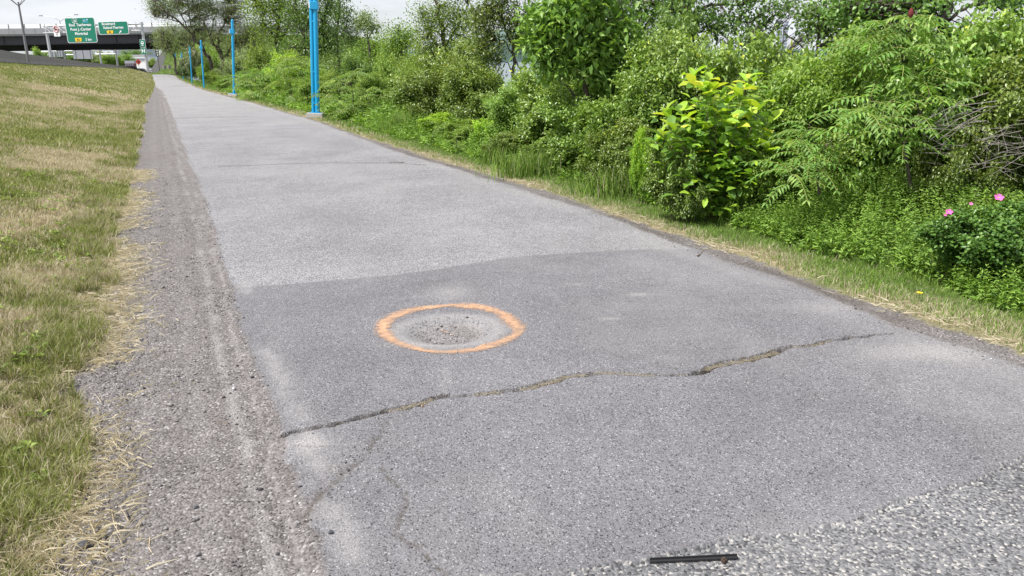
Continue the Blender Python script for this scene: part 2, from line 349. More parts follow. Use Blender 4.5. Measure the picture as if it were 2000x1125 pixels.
# ------------------------------------------------------------------ terrain
DRYB = [(250,215,110,14,.7),(60,200,70,16,.5),(330,210,1,1,0),(150,320,150,26,.8),(60,330,80,20,.6),(120,420,120,70,.75),(30,450,60,60,.5),(240,430,40,60,.4),(60,560,50,40,.35),
        (200,185,100,8,.5),(120,176,60,6,.4),(270,190,40,10,.4),(180,130,100,4,-.4),(80,265,110,22,-.6),(200,270,80,14,-.5),(130,560,50,25,-.5),(180,440,25,20,-.4),(60,700,60,60,-.3),(30,900,50,90,-.25),(70,1000,40,50,.4),(130,640,50,25,-.6),(150,370,70,12,-.4),(225,380,20,30,-.7),(60,150,90,8,-.5),(200,152,60,6,-.3)]
def dryness(X, Y):
    d = .37-.05*sstep((Y-14)/20)+1.1*(fbm(X*.9, Y*.4, 4, 101)-.5)+2.0*(fbm(X*3.1, Y*2.2, 4, 103)-.5)+.8*blobs(X, Y, DRYB)
    d = d+.35*sstep((-5.6-X)/-1.0)*0-.45*sstep((-6.6-X)/1.5)
    return np.clip(d, 0, 1)
def dry_right(X, Y):
    return np.clip(.75-1.0*sstep((X-vD(Y)-.12)/.55)+1.3*(fbm(X*1.6, Y*1.2, 4, 121)-.5), 0, 1)
def gattrs(X, Y):
    e = .05*(fbm(X*12, Y*12, 3, 201)-.5)
    L, R, G, D = vL(Y), vR(Y), vG(Y), vD(Y)
    a = {}
    gv = np.maximum(sstep((L-X+e)/.03+.5)*(X < 2), sstep((X-R+e*2)/.06+.5)*(X > 2))
    gv = np.maximum(gv, .75*(1-sstep((holer(X, Y)-.18)/.07)))
    gv = np.maximum(gv, .9*blobs(X, Y, [(660,925,45,26,.8),(610,985,28,26,.8),(770,1030,18,30,.35)]).clip(0, 1)*(fbm(X*14, Y*14, 3, 222) > .40))
    gr = np.maximum(sstep((G-X+e*3)/.10+.5)*(X < 2), sstep((X-D+e*3)/.08+.5)*(X > 2))
    te = edge_u(TOPE, X)+.03*(fbm(X*6, Y*6, 3, 211)-.5); pt = sstep((te-Y)/.02+.5)
    cu = edge_u(COE, X)+.05*(fbm(X*5, Y*5, 3, 51)-.5); co = sstep((cu-Y)/.025+.5)*(X > .3)
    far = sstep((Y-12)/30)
    du = blobs(X, Y, [(880,572,45,16,.4),(1245,575,24,3,.45),(1190,622,24,3,.4),(600,868,50,16,.5),(640,1000,40,22,.3),(1130,555,20,3,.25),(870,740,12,20,.2),(1300,700,40,8,.15),(820,672,90,7,.25),(1730,690,90,20,.35),(1600,600,150,12,.25),(1850,690,100,18,.35),(990,340,130,8,.25)])
    n2 = fbm(X*5, Y*5, 4, 231)
    du = du+.42*np.exp(-((X-L-.09)/.06)**2)*sstep(fbm(X*6, Y*3.2, 4, 233)*2.8-.95)*(.5+fbm(X*30, Y*30, 2, 235))*(Y > 2.2)*(Y < 6.2)+.22*sstep(fbm(X*1.1, Y*.8, 4, 239)*3-1.5)*(X > L)*(X < R)
    for (xo, w, am) in ((.25, .026, .5), (.34, .010, .4), (.08, .05, .14), (-.15, .06, .12)):
        du = du+am*np.exp(-((X-(L-.42+xo)-.05*(fbm(Y*.6, Y*0, 2, int(xo*100)+300)-.5))/w)**2)*(X < L+.02)*sstep(n2*2-.25)*(Y > 1)
    rr = holer(X, Y); du = du+.5*np.exp(-((rr-.30)/.06)**2)+.40*(1-sstep((rr-.20)/.08))*(.4+fbm(X*9, Y*9, 3, 19))*(Y < 8)
    du = du+.35*np.exp(-((X-R+.12)/.15)**2)*fbm(X*3, Y*1.2, 3, 17)
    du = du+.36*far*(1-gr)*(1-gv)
    d, w = crackd(X, Y); dk = (1-sstep((d-w*.7)/.005))*(w > 0)*(Y < 8)*(.45+.4*vn(X*9, Y*9, 6))
    n3 = fbm(X*26, Y*26, 2, 41)
    for P, wd, am in ((CR2, .010, .7), (CR3, .008, .75), (CR4, .004, .6)):
        wx = X+.05*(fbm(X*10, Y*10, 3, 31)-.5); dd = seg_dist(wx, Y, P); dk = np.maximum(dk, am*np.exp(-(dd/wd)**2)*sstep(n3*2.2-.4)*(Y < 6))
    for P, wd in ((CR5, .028), (CR6, .065), (BAND1, .6), (BAND2, .9)):
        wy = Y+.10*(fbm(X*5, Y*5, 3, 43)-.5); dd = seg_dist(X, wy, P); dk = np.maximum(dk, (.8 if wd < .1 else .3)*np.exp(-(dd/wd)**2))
    # damp dark dirt patches in the shoulder and along the right edge
    dk = np.maximum(dk, .38*blobs(X, Y, [(250,950,90,60,1),(390,470,25,40,.5),(560,950,25,40,.7),(330,300,30,60,.4)]).clip(0, 1)*sstep(n2*2-.3)*(X < L+.4))
    dk = np.maximum(dk, .5*np.exp(-((X-(R+D)/2)/.08)**2)*sstep(fbm(X*4, Y*2, 3, 47)*2-.5)*(X > 2))
    if True:
        s = (Y > TOPE[0][1]-.3)*(Y < 40)
    rr = holer(X, Y); dk = np.maximum(dk, .22*(1-sstep((rr-.15)/.08))*sstep(fbm(X*7, Y*7, 3, 91)*2.4-.5)*(Y < 8))
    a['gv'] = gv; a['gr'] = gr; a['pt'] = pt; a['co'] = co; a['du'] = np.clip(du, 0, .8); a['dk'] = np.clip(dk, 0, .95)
    a['dry'] = np.where(X < 2, np.maximum(dryness(X, Y), .9*np.exp(-((X-G)/.25)**2)), dry_right(X, Y))
    return a
def gap(a, b, n): return list(np.linspace(a, b, n, endpoint=False))
def terrain():
    xf = gap(-1.2, 5.4, 440); yf = gap(.9, 5.2, 540)+gap(5.2, 7.2, 130)
    bands = [
      (gap(-14, -9, 8)+gap(-9, -1.2, 40)+xf+gap(5.4, 9, 24)+list(np.linspace(9, 30, 20)), gap(-8, .9, 30)+yf+[7.2]),
      (gap(-14, -9, 8)+gap(-9, -1.2, 60)+gap(-1.2, 5.4, 132)+gap(5.4, 9, 24)+list(np.linspace(9, 30, 20)), gap(7.2, 20, 210)+gap(20, 45, 140)+[45]),
      (gap(-60, -9, 16)+gap(-9, 5.4, 90)+gap(5.4, 9, 8)+list(np.linspace(9, 30, 12)), gap(44.6, 120, 120)+gap(120, 300, 90)+list(np.linspace(300, 900, 20))),
      (gap(-60, -14, 10)+[-14], gap(-8, 45, 12)+[45]),
    ]
    parts = {k: ([], [], {}, [0]) for k in ('path', 'gravel_shoulder', 'embankment', 'verge')}
    for xs, ys in bands:
        xs = np.array(xs); ys = np.array(ys); X, Y = np.meshgrid(xs, ys); Z = zfine(X, Y)-(.012 if ys[0] > 40 else 0)
        A = gattrs(X, Y); nx, ny = len(xs), len(ys); idx = np.arange(nx*ny).reshape(ny, nx)
        q = np.stack([idx[:-1, :-1], idx[:-1, 1:], idx[1:, 1:], idx[1:, :-1]], -1).reshape(-1, 4)
        cx = (X.ravel()[q]).mean(1); cy = (Y.ravel()[q]).mean(1)
        L, R, G, D = vL(cy), vR(cy), vG(cy), vD(cy)
        cls = np.where(cx < G, 2, np.where(cx < L, 1, np.where(cx < R, 0, 3)))
        V = np.stack([X.ravel(), Y.ravel(), Z.ravel()], 1)
        for ci, nm in enumerate(('path', 'gravel_shoulder', 'embankment', 'verge')):
            f = q[cls == ci]
            if not len(f): continue
            u, inv = np.unique(f, return_inverse=True); p = parts[nm]
            p[0].append(V[u]); p[1].append(inv.reshape(-1, 4)+p[3][0]); p[3][0] += len(u)
            for k, v in A.items(): p[2].setdefault(k, []).append(v.ravel()[u])
    labs = {'path': 'worn grey asphalt cycle path with a darker patched section', 'gravel_shoulder': 'dusty gravel shoulder left of the asphalt path',
            'embankment': 'grassy embankment rising left of the path', 'verge': 'grass verge and river bank right of the path'}
    for nm, p in parts.items():
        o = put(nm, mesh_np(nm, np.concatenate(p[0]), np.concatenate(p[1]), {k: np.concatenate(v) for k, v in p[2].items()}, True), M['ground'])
        tag(o, labs[nm], kind='structure')
terrain()
# far ground, highway, river
M['farground'] = plain('far_ground', (.10,.14,.05), .95, 0, .4, .02); M['road'] = plain('road_asphalt', (.16,.16,.17), .9, 0, .12, .3)
mb = MB(); mb.add([(-3000, -300, .1), (-59, -300, .1), (-59, 880, -.1), (-3000, 880, -.1), (-3000, 5000, -.2), (24, 5000, -.2), (24, 880, -.2)], [(0, 1, 2, 3), (3, 2, 6, 5, 4)]); tag(mb.build('far_ground', M['farground']), kind='structure', label='flat green land to the horizon')
us = list(range(-40, 60, 20))+[62, 97, 120, 150, 175, 200, 225, 240, 300]
mb = MB(); V = []; 
for u in us: zz = float(zbar(u))+.05; V += [(float(barx(u))-26, u, zz), (float(barx(u))-.3, u, zz)]
mb.add(V, [(2*i, 2*i+1, 2*i+3, 2*i+2) for i in range(len(us)-1)]); tag(mb.build('highway', M['road']), kind='structure', label='grey highway carriageway behind the concrete barrier')
t = NT('river_water'); rw = t.done(t.bsdf((.10,.14,.17), .12, 0, t.bump(t.noise(.6, 5, .6), .25), .5))
mb = MB(); mb.add([(19, -600, -3.6), (4000, -600, -3.6), (4000, 6000, -3.6), (19, 6000, -3.6)], [(0, 1, 2, 3)]); tag(mb.build('river', rw), kind='structure', label='wide pale river beyond the shrubs')
# far shore: low wooded hill and pale towers
def farshore():
    rng = np.random.default_rng(5); d0 = 2300; xs = np.linspace(-1400, 3400, 240); V = []; Fs = []
    for i, x in enumerate(xs):
        h = 14+10*float(fbm(x*.012, 0, 4, 7))+70*math.exp(-((x-60)/260)**2)*(.8+.4*float(fbm(x*.03, 1, 4, 9)))
        for (dd, z) in ((0, -4), (6, h*.6), (120, h), (400, h*1.02), (401, -5)):
            p = RT*x+FW*(d0+dd); V.append((p[0], p[1], z))
    for i in range(len(xs)-1):
        for k in range(4): Fs.append((i*5+k, (i+1)*5+k, (i+1)*5+k+1, i*5+k+1))
    mb = MB(); mb.add(V, Fs); tag(mb.build('far_shore', plain('wooded_shore', (.10,.15,.13), .95, 0, .35, .05)), kind='structure', label='low wooded far shore across the river')
farshore()
def tower(px, ytop, w, label, d=2280, ybase=100):
    p = at(px, ybase, d); top = at(px, ytop, d); h = top[2]+4; o = thing('apartment_tower', label, 'building', (p[0], p[1], -4), -YAW)
    ww = w*d/F; MB().box((0, 0, h/2), (ww, ww, h)).build('wall', M['tower'], o); 
    for f in range(int(h/8)): MB().box((0, -ww/2-.3, 6+f*8), (ww*.86, .8, 2.4)).build('window_band', M['towerglass'], o)
    MB().box((0, 0, h+1.5), (ww*.4, ww*.4, 3)).build('roof_house', M['tower'], o)
M['tower'] = plain('tower_concrete', (.50,.50,.54), .8, 0, .05, .02); M['towerglass'] = plain('tower_glass', (.22,.26,.32), .4, 0, .1)
tower(1517, 40, 12, 'pale concrete tower seen through a gap in the leaves across the river')
tower(1531, 41, 7, 'narrower greenish tower right beside the pale tower across the river')
tower(1372, 74, 22, 'low wide pale block across the river below the bent branch')

# ------------------------------------------------------------------ vegetation generators
def norm(a): return a/(np.linalg.norm(a, axis=-1, keepdims=True)+1e-9)
def leaves(P, T, N, ln, wd, shape='d', rng=None, fold=.25, tint=None):
    n = len(P); T = norm(T); B = norm(np.cross(T, N)); N = np.cross(B, T); ln = np.broadcast_to(ln, n)[:, None]; wd = np.broadcast_to(wd, n)[:, None]
    if shape == 'd':
        V = np.stack([P, P+T*ln*.45+B*wd*.5+N*wd*fold, P+T*ln-N*ln*.12, P+T*ln*.45-B*wd*.5+N*wd*fold], 1); Fp = np.array([(0, 1, 2), (0, 2, 3)])
    elif shape == 'o':
        V = np.stack([P, P+T*ln*.22+B*wd*.36+N*wd*fold*.6, P+T*ln*.55+B*wd*.5+N*wd*fold, P+T*ln*.85+B*wd*.2, P+T*ln-N*ln*.12, P+T*ln*.85-B*wd*.2, P+T*ln*.55-B*wd*.5+N*wd*fold, P+T*ln*.22-B*wd*.36+N*wd*fold*.6, P+T*ln*.5], 1)
        Fp = np.array([(8, i, (i+1) % 8) for i in range(8)])
    else:                                      # maple-like: three pointed lobes
        pts = [(0, 0), (.25, .5), (.45, .28), (.62, .42), (1, 0), (.62, -.42), (.45, -.28), (.25, -.5)]
        V = np.stack([P+T*ln*a+B*wd*b+N*wd*abs(b)*fold-N*ln*.15*a*a for a, b in pts]+[P+T*ln*.4], 1); Fp = np.array([(8, i, (i+1) % 8) for i in range(8)])
    k = V.shape[1]; Fc = (np.arange(n)[:, None, None]*k+Fp[None]).reshape(-1, 3)
    tt = rng.random(n) if tint is None else tint
    return V.reshape(-1, 3), Fc, np.repeat(tt, k)
def tubes(segs, k=4):
    S = np.array([[*a, *b, r0, r1] for a, b, r0, r1 in segs]); A = S[:, :3]; Bp = S[:, 3:6]; T = norm(Bp-A)
    ref = np.where(np.abs(T[:, 2:3]) > .9, [[1., 0, 0]], [[0, 0, 1.]]); U = norm(np.cross(T, ref)); Wv = np.cross(T, U)
    ring = []
    for j in range(k):
        q = 2*math.pi*j/k; o = U*math.cos(q)+Wv*math.sin(q); ring.append((A+o*S[:, 6:7], Bp+o*S[:, 7:8]))
    V = np.stack([r[0] for r in ring]+[r[1] for r in ring], 1).reshape(-1, 3); n = len(S)
    Fp = np.array([(j, (j+1) % k, k+(j+1) % k, k+j) for j in range(k)]); return V, (np.arange(n)[:, None, None]*2*k+Fp[None]).reshape(-1, 4)
def grow(rng, p, d, ln, r, lv, P, segs, tips):
    n = P['ns'][lv]; st = ln/n; last = lv == P['lv']
    for i in range(n):
        d = (d+Vector((rng.gauss(0, 1), rng.gauss(0, 1), rng.gauss(0, 1)))*P['wob']+Vector((0, 0, P['up'][lv]))).normalized()
        q = p+d*st; r1 = r*(1-.75/n*1)
        segs.append((p, q, r, r1))
        if not last and (i >= P['first'][lv]):
            for c in range(P['kids'][lv]):
                ax = Vector((rng.gauss(0, 1), rng.gauss(0, 1), rng.gauss(0, .6))); ax = (ax-ax.dot(d)*d).normalized(); a = math.radians(P['ang']+rng.uniform(-15, 15))
                grow(rng, q, (d*math.cos(a)+ax*math.sin(a)).normalized(), ln*P['rat']*rng.uniform(.7, 1.15)*(1-.35*i/n), r1*.6, lv+1, P, segs, tips)
        if last or i == n-1: tips.append((tuple(p), tuple(q)))
        p = q; r = r1
def shrub_proto(seed, H=2.2, rad=1.0, stems=12, nl=12, ll=.05, lw=.028, shape='d', spread=.06, P=None, tintbias=0, hfold=.25):
    rng = random.Random(seed); nr = np.random.default_rng(seed)
    P = P or dict(lv=2, ns=[5, 4, 3], kids=[3, 2], first=[1, 0], up=[.05, .05, .0], wob=.16, ang=42, rat=.45)
    segs = []; tips = []
    for s in range(stems):
        a = 2*math.pi*(s+rng.random())/stems; rr = rad*rng.uniform(.05, .45); b = Vector((math.cos(a)*rr*.6, math.sin(a)*rr*.6, 0))
        ti = rng.uniform(.05, .95)*rad/H*1.15; d = Vector((math.cos(a)*ti, math.sin(a)*ti, 1)).normalized()
        grow(rng, b, d, H*rng.uniform(.62, 1.0)*(1-.25*ti), .014*H/2.2, 0, P, segs, tips)
    V, Fc = tubes(segs, 3); me_s = mesh_np('stems', V, Fc)
    t = np.array(tips); n = len(t); A = np.repeat(t[:, 0], nl, 0); B = np.repeat(t[:, 1], nl, 0); m = len(A)
    f = nr.random((m, 1)); C = A*(1-f)+B*f+nr.normal(0, spread, (m, 3)); C[:, 2] = np.abs(C[:, 2])
    T = norm(B-A)*.5+nr.normal(0, .55, (m, 3)); T[:, 2] -= .15; N = nr.normal(0, .5, (m, 3))+np.array([0, 0, 1.0])+norm(C*[1, 1, 0.2]+1e-6)*.35
    sz = nr.uniform(.65, 1.25, m); tw = np.repeat(nr.random(n), nl)
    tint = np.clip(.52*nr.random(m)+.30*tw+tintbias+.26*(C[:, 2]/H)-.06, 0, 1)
    V, Fc, tt = leaves(C, T, N, ll*sz, lw*sz, shape, nr, hfold, tint)
    return mesh_np('foliage', V, Fc, {'tint': tt}), me_s, float(np.percentile(C[:, 2], 98)), float(np.percentile(np.hypot(C[:, 0], C[:, 1]), 90))
PROT = {}
def proto(key):
    if key in PROT: return PROT[key]
    k, i = key
    if k == 'dogwood': v = ((.080, .046, 11, 'd'), (.062, .034, 13, 'd'), (.105, .056, 7, 'o'), (.078, .054, 8, 'd'))[i]; r = shrub_proto(10+i, 2.2, 1.0, 12+i, v[2], v[0], v[1], v[3], spread=.075)
    elif k == 'small': r = shrub_proto(30+i, 1.4, .8, 11, 11, .062, .038, spread=.05)
    elif k == 'maple': r = shrub_proto(40+i, 2.6, 1.1, 11, 7, .10, .075, 'm', .08, hfold=.15)
    elif k == 'far': r = shrub_proto(50+i, 2.4, 1.2, 8, 9, .12, .07, spread=.12, P=dict(lv=2, ns=[4, 3, 3], kids=[2, 2], first=[0, 0], up=[.05, .05, 0], wob=.16, ang=45, rat=.5))
    elif k == 'rose': r = shrub_proto(60+i, .75, .42, 13, 8, .038, .026, 'o', .03)
    elif k == 'herb': r = shrub_proto(70+i, .55, .4, 14, 9, .06, .022, spread=.03)
    PROT[key] = r; return r
def base_for(px, d):
    p = at(px, 110, d); return np.array([p[0], p[1], float(zbase(p[0], p[1]))])
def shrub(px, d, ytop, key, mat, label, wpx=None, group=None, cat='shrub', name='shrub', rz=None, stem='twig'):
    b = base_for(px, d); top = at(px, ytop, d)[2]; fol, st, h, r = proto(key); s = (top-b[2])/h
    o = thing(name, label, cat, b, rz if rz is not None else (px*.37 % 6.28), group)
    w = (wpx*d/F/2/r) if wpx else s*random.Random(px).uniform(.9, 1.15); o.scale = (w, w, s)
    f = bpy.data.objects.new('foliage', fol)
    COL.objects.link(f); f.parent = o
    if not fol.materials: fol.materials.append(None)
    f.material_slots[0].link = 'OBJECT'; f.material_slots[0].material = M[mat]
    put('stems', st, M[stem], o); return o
def polyl(px_pts, d):
    return [Vector(at(a, b, d+c)) for a, b, c in px_pts]
def tree(name, label, base, limbs, clumps, mat, nclus, nl, ll, lw, seed, shape='d', cr=.5, dsp=None, bark='bark', group=None, cat='tree', k=6, thin=.012, parts=True):
    """base (px, d); limbs: (points (px, py, ddepth), r0, r1); clumps: (px, py, rx, ry, weight) ellipses of foliage"""
    rng = random.Random(seed); nr = np.random.default_rng(seed); d = base[1]; b = Vector(base_for(*base)); segs = []; lp = []
    for pts, r0, r1 in limbs:
        P = polyl(pts, d)
        if pts[0][1] is None: pass
        # smooth subdivision
        Q = []
        for i in range(len(P)-1):
            for t in (0, .34, .67): Q.append(P[i].lerp(P[i+1], t)+Vector((rng.gauss(0, 1), rng.gauss(0, 1), rng.gauss(0, 1)))*r0*.5*(t > 0))
        Q.append(P[-1]); n = len(Q)-1
        for i in range(n):
            a = r0+(r1-r0)*i/n; c = r0+(r1-r0)*(i+1)/n; kk = .66 if name in ('olive_tree', 'small_tree') else 1.; segs.append((Q[i]-b, Q[i+1]-b, a*kk, c*kk)); lp.append((Q[i+1]-b, c))
    LP = np.array([tuple(p) for p, r in lp]); LR = np.array([r for p, r in lp]); W = np.array([c[4] for c in clumps], float); W /= W.sum()
    ci = nr.choice(len(clumps), nclus, p=W); Cc = []; tw = []; tips = []
    for j in ci:
        px, py, rx, ry, w_ = clumps[j]; v = nr.normal(0, 1, 3); v /= np.linalg.norm(v); v *= nr.random()**.45
        dd = rx*d/F*(dsp or 1.0); p = at(px+v[0]*rx, py+v[1]*ry, d+v[2]*dd)-np.array(b); 
        i = int(np.argmin(np.linalg.norm(LP-p, axis=1)+.0)); a = Vector(LP[i]); e = Vector(p); m = a.lerp(e, .5)+Vector((rng.gauss(0, .06), rng.gauss(0, .06), rng.uniform(0, .12)))*(e-a).length
        r = min(LR[i]*.6, thin+.008*(e-a).length); tw += [(a, m, r, r*.7), (m, e, r*.7, r*.35)]; Cc.append(p); tips.append(norm(np.array(e-m)))
    V, Fc = tubes(segs, k)
    o = thing(name, label, cat, b, 0, group); put('trunk', mesh_np('trunk', V, Fc, smooth=True), M[bark], o)
    V, Fc = tubes(tw, 3); put('branches', mesh_np('branches', V, Fc), M[bark], o)
    Cc = np.array(Cc); tips = np.array(tips); m = nclus*nl; C = np.repeat(Cc, nl, 0)+nr.normal(0, cr, (m, 3))*[1, 1, .75]; T = np.repeat(tips, nl, 0)*.4+nr.normal(0, .6, (m, 3)); T[:, 2] -= .2
    N = nr.normal(0, .55, (m, 3))+[0, 0, 1.]; sz = nr.uniform(.6, 1.3, m); tint = np.clip(.55*nr.random(m)+.45*np.repeat(nr.random(nclus), nl), 0, 1)
    V, Fc, tt = leaves(C, T, N, ll*sz, lw*sz, shape, nr, .2, tint); put('crown', mesh_np('crown', V, Fc, {'tint': tt}), M[mat], o); return o

# sumac: stems carrying pinnate fronds, each frond one part
def frond_mesh(seed, L=.42, n=8, lw=.029, ll=.112):
    nr = np.random.default_rng(seed); s = np.linspace(.12, 1, n); P = []; T = []
    arc = lambda s: np.array([s*L*.96, 0, .10*L*math.sin(s*2.2)-.38*L*s*s])
    segs = [(arc(a), arc(b), .003, .0025) for a, b in zip(np.linspace(0, 1, 6)[:-1], np.linspace(0, 1, 6)[1:])]
    for i, q in enumerate(s):
        c = arc(q)
        for sd in (1, -1): P.append(c); T.append((.35, sd*.8, -.42+nr.normal(0, .12)))
    P.append(arc(1)); T.append((1, 0, -.5)); P = np.array(P); T = np.array(T, float)
    k = 1-.45*np.abs(np.repeat(s, 2)-.45); k = np.append(k, .8); N = np.tile([.1, 0, 1.], (len(P), 1))+nr.normal(0, .15, (len(P), 3))
    V, Fc, tt = leaves(P, T, N, ll*k, lw*k, 'd', nr, .15, np.clip(nr.random(len(P))*.45+nr.random()*.5, 0, 1)); V2, F2 = tubes(segs, 3); F2t = np.concatenate([F2[:, [0, 1, 2]], F2[:, [0, 2, 3]]])
    return mesh_np('frond', np.concatenate([V, V2]), np.concatenate([Fc, F2t+len(V)]), {'tint': np.concatenate([tt, np.full(len(V2), .9)])})
FR = [frond_mesh(i) for i in range(5)]
def sumac(label, pts, r0, heads, d, nf=11, mat='sumac', size=1.0, seed=1, group=None, joined=False):
    """pts: trunk polylines; heads: list of (px,py,dd) crown tips that carry a whorl of fronds"""
    rng = random.Random(seed); b = Vector(base_for(pts[0][0][0], d)); o = thing('sumac', label, 'sumac', b, 0, group); segs = []
    for ln in pts:
        P = polyl(ln, d); P = [q-b for q in P]
        for i in range(len(P)-1): segs.append((P[i], P[i+1], r0*(1-.15*i), r0*(1-.15*(i+1))))
    hp = [Vector(at(a, c, d+e))-b for a, c, e in heads]; allp = [s[1] for s in segs]
    for h in hp:
        q = min(allp, key=lambda z: (z-h).length); q = q+Vector((0, 0, -.05)); mm = q.lerp(h, .55)+Vector((0, 0, -.12*(h-q).length)); segs += [(q, mm, r0*.5, r0*.4), (mm, h, r0*.4, r0*.3)]
    V, Fc = tubes(segs, 6); put('stem', mesh_np('stem', V, Fc, smooth=True), M['bark'], o)
    for h in hp:
        for j in range(nf):
            a = 2*math.pi*j/nf+rng.uniform(-.3, .3); e = rng.uniform(-.35, .75); s = size*rng.uniform(.75, 1.15)
            f = bpy.data.objects.new('frond', FR[rng.randrange(5)]); COL.objects.link(f); f.parent = o; f.location = h-Vector((0, 0, rng.uniform(0, .18)))*size
            f.rotation_euler = (rng.uniform(-.3, .3), -e*.8, a); f.scale = (s, s, s)
            if not f.data.materials: f.data.materials.append(None)
            f.material_slots[0].link = 'OBJECT'; f.material_slots[0].material = M[mat]
    return o
# ------------------------------------------------------------------ grass
def visible(X, Y, marg=.19):
    d = X*FW[0]+Y*FW[1]; l = X*RT[0]+Y*RT[1]; return (d > .8) & (np.abs(l/np.maximum(d, .1)) < .643+marg) & (d > 1.5-.2*np.abs(l))
def blades(X, Y, h, w, lean, rng, dry, tint, seg=2, zf=zfine, sink=.0):
    n = len(X); a = rng.random(n)*2*math.pi; z = zf(X, Y)-.004; B = np.stack([X, Y, z], 1); D = np.stack([np.cos(a), np.sin(a), 0*a], 1)
    b = rng.random(n)*2*math.pi; S = np.stack([np.cos(b), np.sin(b), 0*b], 1); h = h[:, None]; w = np.broadcast_to(w, n)[:, None]; le = lean[:, None]; U = np.array([0, 0, 1.])
    if seg == 1:
        V = np.stack([B-S*w/2, B+S*w/2, B+D*h*le+U*h*np.sqrt(np.maximum(.02, 1-le**2*.8))], 1); Fp = np.array([(0, 1, 2)])
    else:
        mid = B+D*h*le*.3+U*h*.6*np.sqrt(np.maximum(.03, 1-le**2)); tip = B+D*h*le+U*h*np.sqrt(np.maximum(.02, 1-le**2)); 
        V = np.stack([B-S*w/2, B+S*w/2, mid+S*w*.38, mid-S*w*.38, tip], 1); Fp = np.array([(0, 1, 2), (0, 2, 3), (3, 2, 4)])
    k = V.shape[1]; return V.reshape(-1, 3), (np.arange(n)[:, None, None]*k+Fp).reshape(-1, 3), {'tint': np.repeat(tint, k), 'dry': np.repeat(dry, k)}
def cat(ls):
    V = []; Fc = []; A = {}; n = 0
    for v, f, a in ls:
        V.append(v); Fc.append(f+n); n += len(v)
        for k, x in a.items(): A.setdefault(k, []).append(x)
    return np.concatenate(V), np.concatenate(Fc), {k: np.concatenate(v) for k, v in A.items()}
def sample(rng, n, x0, x1, y0, y1, keep):
    X = rng.uniform(x0, x1, n); Y = rng.uniform(y0, y1, n); k = keep(X, Y); return X[k], Y[k]
def left_grass():
    rng = np.random.default_rng(3); out = []
    def mk(n, y0, y1, x0, hh, w, seg, edgef):
        X, Y = sample(rng, n, x0, .2 if y0 < 40 else 4., y0, y1, lambda X, Y: visible(X, Y) & (X < vG(Y)-.02+.12*rng.random(len(X))) & (X > barx(Y)+.28))
        cl = fbm(X*2.2, Y*2.2, 3, 401); cl2 = fbm(X*9, Y*9, 2, 403); dr = dryness(X, Y); nearedge = np.exp(-((X-vG(Y))/.35)**2)
        keep = rng.random(len(X)) < np.clip(.35+1.6*(cl2-.25)+.3*nearedge, .15, 1); X, Y, cl, cl2, dr, nearedge = [q[keep] for q in (X, Y, cl, cl2, dr, nearedge)]
        h = hh*(.45+1.0*cl+.5*nearedge*sstep(cl*3-1.1))*rng.uniform(.5, 1.2, len(X)); dr2 = (rng.random(len(X)) < np.clip(dr*1.05-.06-.45*nearedge*(cl2 > .42)*(cl > .42), .04, .96)).astype(float)
        return blades(X, Y, h, w, rng.uniform(.25, .95, len(X)), rng, dr2, np.clip(.5*rng.random(len(X))+.5*cl2, 0, 1), seg)
    def tuftmk():
        X, Y = sample(rng, 5200, -2.4, .3, 1.0, 11, lambda X, Y: visible(X, Y) & (X < vG(Y)+.10) & (rng.random(len(X)) < np.clip(.10+.9*np.exp(-((X-vG(Y)+.12)/.22)**2), 0, 1)*np.clip(5*(fbm(X*2.6, Y*2.6, 3, 431)-.40), 0, 1)))
        n = len(X); k = np.repeat(np.arange(n), 46); m = len(k); r = rng.uniform(.012, .05, n)[k]; a = rng.random(m)*6.283; bx = X[k]+r*rng.random(m)*np.cos(a); by = Y[k]+r*rng.random(m)*np.sin(a)
        h = (rng.uniform(.06, .15, n)[k])*rng.uniform(.5, 1.15, m); print('tufts', n)
        return blades(bx, by, h, .0042, rng.uniform(.15, .85, m), rng, (rng.random(m) < .38).astype(float), np.clip(.6*rng.random(m)+.4*rng.random(n)[k]-.08, 0, 1), 2)
    out.append(mk(290000, 1.0, 7, -2.6, .066, .0045, 2, 0)); out.append(tuftmk()); out.append(mk(330000, 7, 16, -4.6, .075, .008, 2, 0))
    out.append(mk(420000, 16, 40, -8.8, .10, .018, 1, 0)); out.append(mk(150000, 40, 110, -8.8, .11, .05, 1, 0)); out.append(mk(40000, 110, 220, -8.8, .13, .14, 1, 0))
    V, Fc, A = cat(out); print('left grass tris', len(Fc)); tag(put('embankment_grass', mesh_np('embankment_grass', V, Fc, A), M['lawn']), 'patchy green and straw coloured grass on the embankment', 'grass', kind='stuff')
    # dead straw lying on the edge of the shoulder and sprigs
    X, Y = sample(rng, 120000, -1.6, .5, 1.0, 14, lambda X, Y: visible(X, Y) & (rng.random(len(X)) < np.exp(-((X-vG(Y)-.04)/.21)**2)*np.clip(3.4*(fbm(X*2.4, Y*2.4, 3, 411)-.31), 0, 1)))
    X2, Y2 = sample(rng, 60000, 3.6, 5.2, 1.5, 14, lambda X, Y: visible(X, Y) & (rng.random(len(X)) < np.exp(-((X-vD(Y)-.05)/.09)**2)*np.clip(2.4*(fbm(X*2.4, Y*2.4, 3, 415)-.36), 0, 1))); X = np.concatenate([X, X2]); Y = np.concatenate([Y, Y2])
    n = len(X); a = blades(X, Y, rng.uniform(.04, .13, n), .0028, rng.uniform(.965, .998, n), rng, np.ones(n), rng.uniform(.35, 1, n), 2)
    a[0][:, 2] += rng.random(len(a[0]))*.012+.008
    tag(put('dead_straw', mesh_np('dead_straw', *a), M['lawn']), 'dry straw littering the edge of the gravel shoulder', 'straw', kind='stuff')
